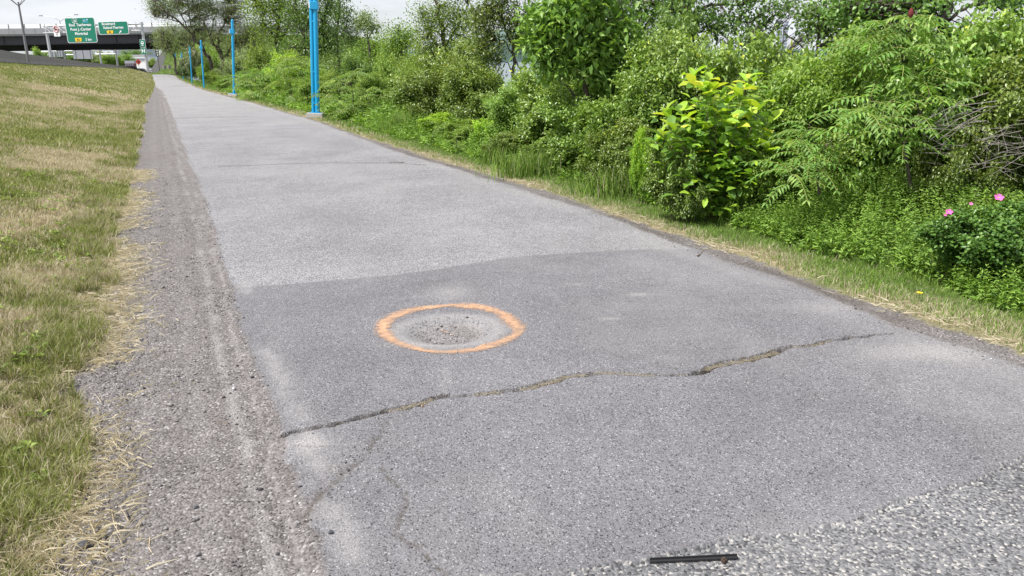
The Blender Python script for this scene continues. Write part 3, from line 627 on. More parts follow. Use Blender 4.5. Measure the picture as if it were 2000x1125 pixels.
    X, Y = sample(rng, 34000, -1.0, .6, 1.0, 12, lambda X, Y: visible(X, Y) & (X > vG(Y)) & (X < vL(Y)-.25) & (rng.random(len(X)) < sstep(fbm(X*5, Y*5, 2, 421)*4-2.35)*np.exp(-((X-vG(Y))/.22)**2)))
    n = len(X); a = blades(X, Y, rng.uniform(.02, .06, n), .005, rng.uniform(.4, .98, n), rng, (rng.random(n) < .3).astype(float), rng.random(n), 2)
    tag(put('weed_sprigs', mesh_np('weed_sprigs', *a), M['lawn']), 'sparse green sprigs growing through the gravel shoulder', 'weeds', kind='stuff')
def right_grass():
    rng = np.random.default_rng(4); out = []
    def mk(n, y0, y1, w, seg, hh=.10):
        X, Y = sample(rng, n, 3.6, 8.2, y0, y1, lambda X, Y: visible(X, Y) & (X > vD(Y)+.0+.10*rng.random(len(X))))
        cl = fbm(X*2.5, Y*2.5, 3, 501); cl2 = fbm(X*8, Y*8, 2, 503); v = X-vD(Y)
        keep = rng.random(len(X)) < np.clip(.55+1.4*(cl2-.35), .2, 1)*(.55+.45*sstep(v/.3)); X, Y, cl, cl2, v = [q[keep] for q in (X, Y, cl, cl2, v)]
        dr = dry_right(X, Y); h = (hh*(.4+.9*cl)+.22*sstep((v-.55)/.7)*cl*1.3)*rng.uniform(.5, 1.15, len(X))
        return blades(X, Y, h, w, rng.uniform(.2, .9, len(X)), rng, (rng.random(len(X)) < np.clip(dr*.62, .04, .8)).astype(float), np.clip(.6*rng.random(len(X))+.4*cl2, 0, 1), seg)
    out.append(mk(230000, 1.5, 8, .0045, 2, .066)); out.append(mk(150000, 8, 18, .009, 1, .075)); out.append(mk(60000, 18, 45, .025, 1)); out.append(mk(26000, 45, 170, .08, 1, .16))
    V, Fc, A = cat(out); print('right grass', len(Fc)); tag(put('verge_grass', mesh_np('verge_grass', V, Fc, A), M['lush']), 'short grass strip between asphalt and shrubs', 'grass', kind='stuff')
left_grass(); right_grass()
def weeds():                                   # low feathery ground cover at the foot of the shrubs
    rng = np.random.default_rng(8); out = []
    for (n, y0, y1, ll, cnt) in ((8200, 1.0, 8, .042, 24), (4200, 8, 20, .07, 16), (2600, 20, 60, .16, 10)):
        X, Y = sample(rng, n, 4.2, 8.2, y0, y1, lambda X, Y: visible(X, Y) & (X > vD(Y)+.45+.35*fbm(X, Y, 2, 77)+.0*X))
        nn = len(X); v = X-vD(Y); H = (.10+.46*sstep((v-.35)/1.2))*(.5+.9*fbm(X*1.5, Y*1.5, 3, 601)); z = zbase(X, Y)
        lean = rng.normal(0, .16, (nn, 2)); f = np.tile(np.linspace(.15, 1, cnt), nn); k = np.repeat(np.arange(nn), cnt)
        P = np.stack([X[k]+lean[k, 0]*H[k]*f, Y[k]+lean[k, 1]*H[k]*f, z[k]+H[k]*f], 1); a = rng.random(len(k))*6.283
        T = np.stack([np.cos(a), np.sin(a), rng.normal(.15, .35, len(k))], 1); N = rng.normal(0, .4, (len(k), 3))+[0, 0, 1.]; L = ll*(1.25-.75*f)*rng.uniform(.6, 1.2, len(k))
        V, Fc, tt = leaves(P, T, N, L*1.5, L*.42, 'd', rng, .2, np.clip(.5*rng.random(len(k))+.5*rng.random(nn)[k], 0, 1)); out.append((V, Fc, {'tint': tt}))
    V, Fc, A = cat(out); print('weeds', len(Fc)); tag(put('weed_cover', mesh_np('weed_cover', V, Fc, A), M['weed']), 'feathery green weeds along the foot of the shrubs', 'weeds', kind='stuff')
weeds()
def gravel():
    rng = np.random.default_rng(9)
    def stones(X, Y, s, rng, emb=.3):
        n = len(X); base = np.array([(1,0,0),(0,1,0),(-1,0,0),(0,-1,0),(.2,.1,1),(-.1,.1,-1)], float)
        V = base[None]*s[:, None, None]*rng.uniform(.55, 1.25, (n, 6, 3)); V[:, :, 2] *= .6; a = rng.random(n)*6.283; c, q = np.cos(a)[:, None], np.sin(a)[:, None]
        x = V[:, :, 0]*c-V[:, :, 1]*q; y = V[:, :, 0]*q+V[:, :, 1]*c; z = V[:, :, 2]+zfine(X, Y)[:, None]+s[:, None]*emb
        V = np.stack([x+X[:, None], y+Y[:, None], z], 2).reshape(-1, 3); Fp = np.array([(0,1,4),(1,2,4),(2,3,4),(3,0,4),(1,0,5),(2,1,5),(3,2,5),(0,3,5)])
        return V, (np.arange(n)[:, None, None]*6+Fp).reshape(-1, 3), {'tint': np.repeat(rng.random(n), 6)}
    t = NT('gravel_stone'); f = t.attr('tint'); gm = t.done(t.bsdf(t.ramp(f, [(0, (.05,.047,.05)), (.5, (.15,.138,.14)), (.88, (.26,.245,.245)), (1, (.52,.51,.52))]), .85, 0, None, .3))
    X, Y = sample(rng, 60000, -1.1, 1.3, 1.0, 13, lambda X, Y: visible(X, Y) & (X > vG(Y)-.1) & (X < vL(Y)+.01) & (rng.random(len(X)) < np.clip(2.4*(fbm(X*3, Y*3, 3, 701)-.3), .12, 1)*np.minimum(1, 5/Y)))
    a = stones(X, Y, rng.uniform(.0025, .0065, len(X))*(1+1.6*(rng.random(len(X))**14)), rng)
    X, Y = sample(rng, 9000, .3, 1.7, 1.2, 8, lambda X, Y: (X > vL(Y)-.05) & (X < vR(Y)) & (rng.random(len(X)) < (seg_dist(X, Y, CR2) < .06)*.8+(seg_dist(X, Y, CR3) < .03)*.4+.02*np.exp(-(X-vL(Y))/.15)))
    b = stones(X, Y, rng.uniform(.0025, .007, len(X)), rng)
    r = rng.random(420)**.5*.25; q = rng.random(420)*6.283; X = HOLE[0]+r*np.cos(q); Y = HOLE[1]+r*np.sin(q)+.02; c = stones(X, Y, rng.uniform(.002, .006, 420)*(1+1.6*(rng.random(420) > .96)), rng, .45); c[2]['tint'] = .45+.5*c[2]['tint']
    k = rng.integers(0, len(CR1)-1, 1500); tt = rng.random((1500, 1)); P = CR1[k]*(1-tt)+CR1[k+1]*tt+rng.normal(0, .012, (1500, 2)); e = stones(P[:, 0], P[:, 1], rng.uniform(.002, .006, 1500), rng)
    X, Y = sample(rng, 4000, 3.4, 5.2, 1.5, 14, lambda X, Y: (X > vR(Y)-.12) & (X < vD(Y)+.05) & visible(X, Y)); g = stones(X, Y, rng.uniform(.003, .008, len(X)), rng)
    V, Fc, A = cat([a, b, c, e, g]); tag(put('gravel', mesh_np('gravel', V, Fc, A), gm), 'loose gravel scattered on the shoulder, in the pothole and cracks', 'gravel', kind='stuff')
    # straw caught in the crack
    k = rng.integers(4, len(CR1)-4, 1700); tt = rng.random((1700, 1)); P = CR1[k]*(1-tt)+CR1[k+1]*tt+rng.normal(0, .009, (1700, 2)); w = (fbm(P[:, 0]*5, P[:, 1]*5, 2, 5) > .44); P = P[w]; n = len(P)
    a = blades(P[:, 0], P[:, 1], rng.uniform(.015, .05, n), .003, rng.uniform(.97, .9995, n), rng, np.ones(n), rng.random(n)*.45, 2); a[0][:, 2] = np.maximum(a[0][:, 2], -.012)+.010
    tag(put('crack_straw', mesh_np('crack_straw', *a), M['lawn']), 'dry straw caught in the long crack across the path', 'straw', kind='stuff')
gravel()
def ring():
    n, m = 160, 7; V = []; Fs = []
    def rad(a):                                # measured against the photograph: widths of the band round the hole
        c, s = math.cos(a), math.sin(a); return c, s
    pts_o = [(733,640),(745,622),(790,604),(860,596),(925,593),(975,604),(1010,622),(1027,645),(1010,662),(960,680),(900,690),(840,690),(790,680),(752,665)]
    pts_i = [(762,645),(778,625),(820,608),(870,603),(925,605),(955,614),(985,632),(1000,648),(975,662),(940,676),(900,683),(845,683),(800,672),(775,660)]
    O = hits(pts_o); I = hits(pts_i)
    def polar(P): d = P-HOLE; a = np.arctan2(d[:, 1], d[:, 0]); r = np.hypot(d[:, 0], d[:, 1]); o = np.argsort(a); a, r = a[o], r[o]; return np.concatenate([a-2*math.pi, a, a+2*math.pi]), np.tile(r, 3)
    ao, ro = polar(O); ai, ri = polar(I); e = []
    for i in range(n):
        a = -math.pi+2*math.pi*i/n; nn = .075*(float(fbm(math.cos(a)*3.2+9, math.sin(a)*3.2, 4, 3))-.5); R0 = np.interp(a, ai, ri)-.014+nn; R1 = np.interp(a, ao, ro)+.016-nn*.5
        for j in range(m):
            r = R0+(R1-R0)*j/(m-1); x = HOLE[0]+r*math.cos(a); y = HOLE[1]+r*math.sin(a); V.append((x, y, 0)); e.append(1-abs(2*j/(m-1)-1))
    for i in range(n):
        for j in range(m-1): Fs.append((i*m+j, i*m+j+1, ((i+1) % n)*m+j+1, ((i+1) % n)*m+j))
    V = np.array(V); V[:, 2] = zfine(V[:, 0], V[:, 1])+.004
    t = NT('orange_spray_paint'); ed = t.attr('edge'); nz = t.noise(28, 5, .75); nf = t.voro(150, 1); al = t.math('ADD', t.math('MULTIPLY', ed, 1.7), t.math('MULTIPLY_ADD', nz, 2.2, -1.25)); al = t.math('ADD', al, t.math('MULTIPLY_ADD', t.sepr(nf)[0], .7, -.45), clamp=True)
    al = t.math('MULTIPLY', al, t.math('MULTIPLY_ADD', t.ramp(t.noise(7, 4, .7), [(.35, 0.), (.62, 1.)]), .45, .42))
    b = t.bsdf(t.mix(t.noise(9, 3), (.60,.33,.18), (.50,.34,.23)), .85, 0, t.bump(t.voro(150, 0), .003), .2); tr = t.n('ShaderNodeBsdfTransparent'); mx = t.n('ShaderNodeMixShader'); t.l(al, mx.inputs[0]); t.l(tr.outputs[0], mx.inputs[1]); t.l(b, mx.inputs[2]); mt = t.done(mx.outputs[0])
    o = put('painted_ring', mesh_np('painted_ring', V, Fs, {'edge': e}, True), mt); tag(o, 'orange spray painted ring around the pothole on the path', 'paint marking')
ring()

# ------------------------------------------------------------------ small ground things
def lump(seed, s, flat=.6):
    me = bpy.data.meshes.new('lump'); import bmesh; bm = bmesh.new(); bmesh.ops.create_icosphere(bm, subdivisions=2, radius=1)
    r = random.Random(seed)
    cuts = [Vector((r.gauss(0, 1), r.gauss(0, 1), r.gauss(0, 1))).normalized() for _ in range(7)]
    for v in bm.verts:
        for c in cuts:
            k = v.co.dot(c)
            if k > .68: v.co -= c*(k-.68)
        v.co.x *= s; v.co.y *= s*.75; v.co.z *= s*flat
    bm.to_mesh(me); bm.free(); return me
def ground_at(px, py, up=0):
    d = raydir(px, py); z = 0.
    for i in range(3): k = (z-CH)/d[2]; z = float(zfine(np.array([d[0]*k]), np.array([d[1]*k]))[0])
    return (d[0]*k, d[1]*k, z+up)
for px, py, s, mt, lb in ((163,1069,.030,'darkstone','large dark flat stone at bottom left of the gravel shoulder'),(384,992,.012,'darkstone','small dark triangular stone low on the gravel shoulder'),(332,792,.018,'stone','pale bluish flat stone on the shoulder beside the grass sprigs'),
    (365,541,.014,'darkstone','dark oval stone on the tyre track well above the patch'),(296,549,.010,'darkstone','dark pebble left of the tyre track beside the patch corner'),(435,503,.010,'darkstone','dark stone on the asphalt edge just above the darker patch'),(437,777,.012,'darkstone','dark chip on the pale tyre track beside the patch'),
    (680,919,.009,'darkstone','black pebble on the broken asphalt piece below the crack'),(646,1041,.013,'darkstone','blue black pebble near the bottom edge beside broken asphalt'),(1322,961,.008,'darkstone','tiny brown speck of stone in the middle of the lower asphalt'),
    (852,632,.016,'stone','pale chunk of rubble inside the pothole, left of centre'),(888,628,.013,'stone','small pale chunk of rubble at the far side inside the pothole'),(1671,604,.012,'darkstone','black pebble on the asphalt near the right dirt edge'),(363,461,.012,'darkstone','dark twiggy chip on the gravel beside the coarse asphalt'),
    (272,506,.012,'darkstone','dark bluish pebble at the grass side of the shoulder')):
    o = put('stone', lump(px, s), M[mt], None, ground_at(px, py, s*.3), (0, 0, px)); tag(o, lb, 'stone', 'single stones lying on the path and shoulder')
def stick(name, pts, r, mat, label, cat, up=.01):
    b = ground_at(*pts[len(pts)//2]); P = [Vector(ground_at(a, c, 0))-Vector(b) for a, c in pts]; zm = max(p.z for p in P)
    for p in P: p.z = zm+up*.5; mb = MB().tube(P, [r]*(len(P)-1)+[r*.6], 6); o = mb.build(name, mat, None, b); tag(o, label, cat); return o
stick('twig', [(425,823),(437,826),(448,830)], .003, M['twig'], 'short brown twig on the pale tyre track', 'twig')
stick('twig', [(1362,502),(1368,497),(1374,488),(1372,492)], .006, M['twig'], 'forked dark twig lying on the edge of the dirt strip', 'twig', .02)
stick('twig', [(824,796),(834,788),(846,782)], .004, plain('straw_bit', (.42,.26,.13), .8), 'brown stalk lying in the long crack', 'twig', .02)
stick('twig', [(862,648),(876,651),(887,656)], .004, plain('red_twig', (.36,.24,.17), .8), 'reddish twig lying in the pothole', 'twig', .02)
stick('twig', [(790,318),(765,317),(757,319)], .008, M['bark'], 'thin dark stick on the far crack of the path', 'twig', .01)
for i, pts in enumerate([[(204,852),(222,885),(235,915),(262,932)],[(90,980),(120,1000),(145,1023)],[(218,997),(223,1025),(237,1049)],[(293,1052),(291,1070),(299,1084)],[(145,1087),(160,1100),(168,1105)],[(212,936),(225,937),(238,940)]]):
    stick('straw_stalk', pts, .0014, M['straw'] if 'straw' in M else M.setdefault('straw', plain('straw_stalk', (.58,.48,.30), .7)), ['long kinked straw stalk below the green sprigs','curved straw stalk at the straw fringe by the bottom left tuft','bent straw stalk in the middle of the dark shoulder gravel','short curved straw stalk right of the bent one near the bottom','straight straw stalk beside the large dark stone','short flat straw stalk under the kinked one'][i], 'straw', .008)
def strip():
    a = Vector(ground_at(1269, 1100)); b = Vector(ground_at(1441, 1093)); o = thing('metal_strip', 'thin black metal strip lying on the coarse gravelly asphalt', 'metal strip', (a+b)/2, math.atan2((b-a).y, (b-a).x))
    L = (b-a).length; MB().box((0, 0, .008), (L, .010, .007)).box((0, .0062, .012), (L*.995, .0022, .012)).build('bar', M['black'], o, bevel=.001)
    c = Vector(ground_at(1412, 1100)); MB().tube([(L*.32, -.014, .004), (L*.32, -.014, .014)], .009, 6).tube([(L*.32, -.014, .014), (L*.32, -.014, .019)], .005, 8).tube([(L*.35, -.006, .006), (L*.35, -.016, .006)], .005, 8).build('bolt', plain('rusty_bolt', (.09,.06,.045), .8, .3, .4, 60), o)
strip()

# ------------------------------------------------------------------ blue posts
def blue_post(px, py, ytop, d, lean, label, twin=True, H=4.2, base=True, prev=None, sz=1.0):
    p = at(px, py, d); b = Vector((p[0], p[1], float(zpath(p[1])))); 
    top = at(px, ytop, d)[2]; h = top-b.z
    o = thing('blue_post', label, 'post', b, -YAW, 'blue posts along the right side of the path'); o.rotation_euler = (0, math.radians(lean), -YAW)
    if base: MB().box((0, 0, .06), (.50, .42, .15), taper=.93).build('concrete_base', M['concrete'], o, bevel=.012)
    z0 = .13 if base else 0; rr = .066*sz; x = .118*sz
    def cap(x, r, z): return [(x, 0, z+r*q) for q in (0, .5, .8, .97)], [r, r*.87, r*.6, r*.2]
    pr, rr2 = cap(x/2, rr*1.05, h-rr); MB().tube([(x/2, 0, z0)]+pr, [rr*1.05]+rr2, 16).build('large_tube', M['blue'], o, smooth=True)
    if twin:
        pr, rr2 = cap(-x/2, rr*.82, h*.93-rr); MB().tube([(-x/2, 0, z0)]+pr, [rr*.82]+rr2, 16).build('small_tube', M['blue'], o, smooth=True)
        for q in (.42, 1.33, h*.72): MB().box((0, -.03, q), (.10, .05, .045)).build('spacer', M['blue'], o, bevel=.004)
    MB().box((x/2-.02, 0, h-.62), (.235*sz, .19*sz, .22)).build('head_box', M['blue'], o, bevel=.01); MB().box((x/2-.02-.13*sz, -.02, h-.62), (.05, .10, .16)).build('lamp_face', M['white'], o, bevel=.006)
    if base: MB().box((0, 0, z0+.012), (.34, .24, .02)).build('base_plate', M['blue'], o)
    return o
blue_post(616, 222, -34, 24.6, 3.3, 'nearest tall blue twin tube post on a concrete base')
blue_post(455, 183, 37, 44.5, 4.7, 'second blue post with domed cap in front of the forked tree', twin=False)
blue_post(397, 169, 78, 72, 2.7, 'third blue post in front of the leaning tree trunk', base=False, twin=False)
blue_post(374, 160, 91, 96, 3.0, 'fourth blue post beside the pale flowering shrub', base=False, twin=False)
blue_post(357, 153, 102, 128, 3.0, 'thin faded blue post half hidden by leaves', base=False, twin=False)
blue_post(344, 144, 103, 160, 3.0, 'farthest blue post beside the small tree trunk', base=False, twin=False)

# ------------------------------------------------------------------ barrier, gantries, signs
def barrier():
    o = thing('concrete_barrier', 'long weathered concrete barrier along the top of the embankment', 'barrier', (-9.1, 20, float(zbar(20))))
    prof = [(-.30, -.3), (-.30, .08), (-.17, .32), (-.11, .86), (.11, .86), (.17, .32), (.30, .08), (.30, -.3)]
    u = 14.; L = 6.
    while u < 225:
        mb = MB(); V = []
        for q in (u+.02, u+L-.02):
            zz = float(zbar(q)); hs = float(np.interp(q, [60, 112, 150, 205, 226], [1.1, 1.15, .93, .64, .45])) 
            for a, c in prof: V.append((a+float(barx(q))+9.1, q-20, zz+c*hs-float(zbar(20))))
        n = 8; mb.add(V, [tuple(range(n)), tuple(range(2*n-1, n-1, -1))]+[(i, i+n, (i+1) % n+n, (i+1) % n) for i in range(n)]); mb.build('barrier_segment', M['barrier'], o); u += L
barrier()
FONTC = {}
def text(body, h, mat, parent, loc, squash=1.0, name='lettering', bold=.0):
    c = bpy.data.curves.new('t', 'FONT'); c.body = body; c.size = h/.70; c.align_x = 'CENTER'; c.extrude = .01; c.offset = bold; c.resolution_u = 3
    to = bpy.data.objects.new('t', c); me = bpy.data.meshes.new_from_object(to); bpy.data.objects.remove(to); me.name = name
    o = put(name, me, mat, parent, loc, (math.pi/2, 0, 0)); o.scale = (squash, 1, 1); return o
def rrect(w, h, r, cx=0, cz=0):
    P = []
    for sx, sz, a0 in ((1, 1, 0), (-1, 1, 90), (-1, -1, 180), (1, -1, 270)):
        for k in range(5): a = math.radians(a0+k*22.5); P.append((cx+sx*(w/2-r)+r*math.cos(a), cz+sz*(h/2-r)+r*math.sin(a)))
    return P
def gantry():
    D = 150; b = base_for(286, D); pz = at(286.5, 134, D)[2]; b[2] = pz; k = D/F
    o = thing('sign_gantry', 'steel truss gantry spanning the highway before the overpass', 'gantry', b, -YAW-math.radians(14)); ca = math.cos(math.radians(14))
    X = lambda px: (px-282)*k/ca*1.02; Z = lambda py: (134-py)*k
    for x, zt, zb, w in ((X(281), Z(51), 0, .42), (X(79), Z(56), 0, .42), (X(76.5), Z(50), 3, .16)):
        MB().tube([(x, 0, zb-.5), (x, 0, zt)], w/2*1.15, 10).build('post', M['galv'], o, smooth=True)
    zt, zb = Z(54), Z(66)
    for z in (zt, zb):
        for y in (-.6, .6): MB().tube([(X(77), y, z+.35*0), (X(281), y, z)], .10, 8).build('chord', M['galv'], o, smooth=True)
    n = 14; x0, x1 = X(79), X(280)
    for i in range(n):
        a = x0+(x1-x0)*i/n; c = x0+(x1-x0)*(i+1)/n
        for y in (-.6, .6): MB().tube([(a, y, zb if i % 2 else zt), (c, y, zt if i % 2 else zb)], .05, 6).build('brace', M['galv'], o)
    def panel(name, label, cat, xl, xr, yt, yb, texts, r=.35):
        cx = (X(xl)+X(xr))/2; w = X(xr)-X(xl); h = Z(yt)-Z(yb); p = Vector((cx, -.95, (Z(yt)+Z(yb))/2)); wl = o.matrix_basis @ p
        s = thing(name, label, cat, wl, o.rotation_euler.z); MB().poly(rrect(w, h, r), 0, .06).build('border', M['white'], s); MB().poly(rrect(w-.22, h-.22, r-.08), -.03, -.005).build('panel', M['signgreen'], s)
        MB().box((-w*.3, .3, 0), (.12, .5, h*.8)).box((w*.3, .3, 0), (.12, .5, h*.8)).build('bracket', M['galv'], s); return s, w, h
    def tab(s, x, z, w, h, t):
        MB().poly([(x-w/2, z+h/2), (x-w/2+.05*w, z-h/2), (x+w*.38, z-h/2), (x+w/2, z+h/2)], -.06, -.032).build('exit_tab', M['signyellow'], s); text(t, h*.6, M['black'], s, (x-.03, -.075, z-h*.3), 1.1)
    s, w, h = panel('highway_sign', 'larger green highway sign naming Montréal on the gantry', 'sign', 129.5, 192.5, 40, 85.5, None)
    wt = M['white']
    for tx, z, q in (('Boul. Taschereau', .30, 1.02), ('Pont J.-Cartier', .125, 1.12), ('Montréal', -.045, 1.12)): text(tx, .47, wt, s, (0.05, -.05, h*(z-.21)+.30), q, bold=.012)
    tab(s, -w*.12, -h*.375, 1.45, .62, '82'); text('2 km', .42, wt, s, (w*.22, -.05, -h*.375-.2), 1.1, bold=.01)
    MB().poly([(-w*.16+a, h*.36+c) for a, c in ((-.55, .2), (-.3, .42), (0, .32), (.3, .42), (.55, .2), (.5, -.2), (0, -.45), (-.5, -.2))], -.045, -.031).build('route_shield', M['signgreen'], s)
    m = MB()
    sh = [(-.55, .2), (-.3, .42), (0, .32), (.3, .42), (.55, .2), (.5, -.2), (0, -.45), (-.5, -.2)]
    for i in range(8): a, c = sh[i], sh[(i+1) % 8]; m.tube([(-w*.16+a[0], -.05, h*.36+a[1]), (-w*.16+c[0], -.05, h*.36+c[1])], .03, 4)
    m.build('shield_outline', wt, s); text('134', .32, wt, s, (-w*.16, -.06, h*.36-.18), 1.1, bold=.01)
    MB().poly(rrect(1.2, .75, .1, w*.2, h*.36), -.045, -.031).build('blue_marker', M['signblue'], s); text('132', .26, wt, s, (w*.16, -.06, h*.36-.12), 1.0); MB().box((w*.27, -.06, h*.36+.18), (.18, .02, .18)).build('marker_symbol', wt, s)
    s, w, h = panel('highway_sign', 'smaller green highway sign reading Boulevard Roland-Therrien on the gantry', 'sign', 198.5, 260.5, 48.5, 72, None)
    text('Boulevard', .44, wt, s, (-w*.14, -.05, h*.22), 1.1, bold=.012); text('Roland-Therrien', .44, wt, s, (.05, -.05, -h*.07), 1.0, bold=.012); tab(s, -w*.12, -h*.31, 1.4, .5, '85')
    MB().poly([(w*.22+a, -h*.31+c) for a, c in ((-.28, -.18), (-.18, -.28), (.08, -.02), (.18, -.12), (.24, .24), (-.12, .18), (-.02, .08))], -.06, -.031).build('arrow', wt, s)
    # no lorries plate
    p = o.matrix_basis @ Vector((X(109), -.95, (Z(55)+Z(73))/2)); s = thing('prohibition_sign', 'white plate with a red ringed lorry symbol and down arrow, left on the gantry', 'sign', p, o.rotation_euler.z)
    H = Z(55)-Z(73); MB().box((0, 0, 0), (1.3, .05, H)).build('plate', wt, s)
    m = MB(); C = [(.5*math.cos(a), -.06, H*.2+.5*math.sin(a)) for a in np.linspace(0, 2*math.pi, 25)]; m.tube(C, .065, 6, False); m.tube([(-.36, -.06, H*.2+.36), (.36, -.06, H*.2-.36)], .04, 6); m.build('red_ring', M['red'], s)
    MB().box((-.08, -.05, H*.2+.02), (.44, .03, .26)).box((.2, -.05, H*.2-.02), (.14, .03, .18)).box((-.15, -.05, H*.2-.14), (.12, .03, .08)).box((.18, -.05, H*.2-.14), (.1, .03, .08)).build('lorry_symbol', M['black'], s)
    MB().poly([(-.16, -H*.3), (.16, -H*.3), (0, -H*.42)], -.05, -.03).box((0, -.04, -H*.27), (.1, .02, .12)).build('arrow', M['black'], s)
    # hospital / bicycle plates on the right post
    for nm, lb, yt, yb, kind in (('route_sign', 'green bridge symbol plate above the hospital plate on the gantry post', 82, 95.5, 0), ('hospital_sign', 'green H hospital plate on the gantry post', 96.5, 108.5, 1)):
        p = o.matrix_basis @ Vector((X(281), -.45, (Z(yt)+Z(yb))/2)); s = thing(nm, lb, 'sign', p, o.rotation_euler.z); hh = Z(yt)-Z(yb); MB().poly(rrect(1.15, hh, .08), 0, .04).build('border', M['white'], s); MB().poly(rrect(1.07, hh-.08, .06), -.03, -.004).build('panel', M['signgreen'], s)
        if kind: text('H', hh*.5, wt, s, (0, -.05, -hh*.22), 1.25, bold=.03)
        else:
            MB().poly([(.30*math.cos(a), .1+.30*math.sin(a)) for a in np.linspace(0, 2*math.pi, 14)[:-1]], -.06, -.031).box((0, -.05, -.35), (.5, .03, .08)).build('symbol', wt, s)
            MB().poly([(.17*math.cos(a), .16+.12*math.sin(a)) for a in np.linspace(0, 2*math.pi, 10)[:-1]], -.075, -.061).build('symbol_centre', M['signgreen'], s)
    # second gantry seen from behind beyond the overpass
    D2 = 236; k2 = D2/F; b2 = base_for(196, D2); b2[2] = at(196, 132, D2)[2]; g = thing('sign_gantry', 'distant gantry seen from behind under the overpass', 'gantry', b2, -YAW)
    X2 = lambda px: (px-196)*k2; Z2 = lambda py: (132-py)*k2-.0
    for z in (101.5, 108.5): MB().tube([(X2(84), 0, Z2(z)), (X2(226), 0, Z2(z-1))], .16, 6).build('chord', M['galv'], g)
    for px, a, c in ((196, 100, 132), (129, 97.5, 128), (85, 99, 128), (226, 99, 132)): MB().tube([(X2(px), 0, Z2(c)), (X2(px), 0, Z2(a))], .25, 8).build('post', M['galv'], g)
    for px, px2, a, c in ((101, 115, 101, 112), (116.5, 129, 100.5, 112), (147, 183, 97.5, 116)):
        m = MB(); w2 = X2(px2)-X2(px); m.box(((X2(px)+X2(px2))/2, -.4, (Z2(a)+Z2(c))/2), (w2, .1, Z2(a)-Z2(c)))
        pn = m.build('sign_back', M['signback'], g)
        for q in np.linspace(.12, .88, 3): MB().box((X2(px)+w2*q, -.5, (Z2(a)+Z2(c))/2), (.14, .12, Z2(a)-Z2(c))).build('rib', M['galv'], pn)
gantry()
def lamps():
    D = 74; b = base_for(54, D); b[2] = float(zbar(60)); k = D/F
    o = thing('lamp_mast', 'tall thin dark lighting mast with forked arms at far left', 'lamp post', b, -YAW); top = (at(37, 5, D)-at(54, 102, D)); h = at(37, 5, D)[2]-b[2]
    MB().tube([(0, 0, 0), (0, 0, h*.55), (0, 0, h+.05)], [.13, .10, .07], 10).build('mast', M['galvdark'], o, smooth=True)
    for q, (dx, dy) in enumerate(((-1, .1), (-.55, -.6), (.55, .6), (1, -.1), (.1, .8))): MB().tube([(0, 0, h-.3), (dx*.55, dy*.5, h+.15), (dx*1.3, dy*1.2, h+.75)], .035, 6).build('arm', M['galvdark'], o); MB().box((dx*1.45, dy*1.3, h+.78), (.45, .22, .10)).build('lamp_head', M['galvdark'], o)
    D = 197; p = at(121, 57, D); o = thing('street_lamp', 'double armed street lamp standing on the overpass', 'lamp post', p, -YAW); k = D/F
    MB().tube([(0, 0, -.3), (-.25, 0, 2.0)], .09, 8).build('pole', M['galv'], o)
    for s, ex, ez in ((-1, 33, 24), (1, 29, 25)):
        P = [(0, 0, 1.8), (s*ex*k*.30, 0, 2.5), (s*ex*k*.65, 0, ez*k*.95), (s*ex*k, 0, ez*k)]; MB().tube(P, .085, 6).build('arm', M['galv'], o); MB().box((s*(ex+1.5)*k, 0, ez*k), (.9, .35, .16)).build('lamp_head', M['galvdark'], o)
M['galvdark'] = plain('dark_galvanised', (.20,.19,.20), .6, .2, .15)
lamps()
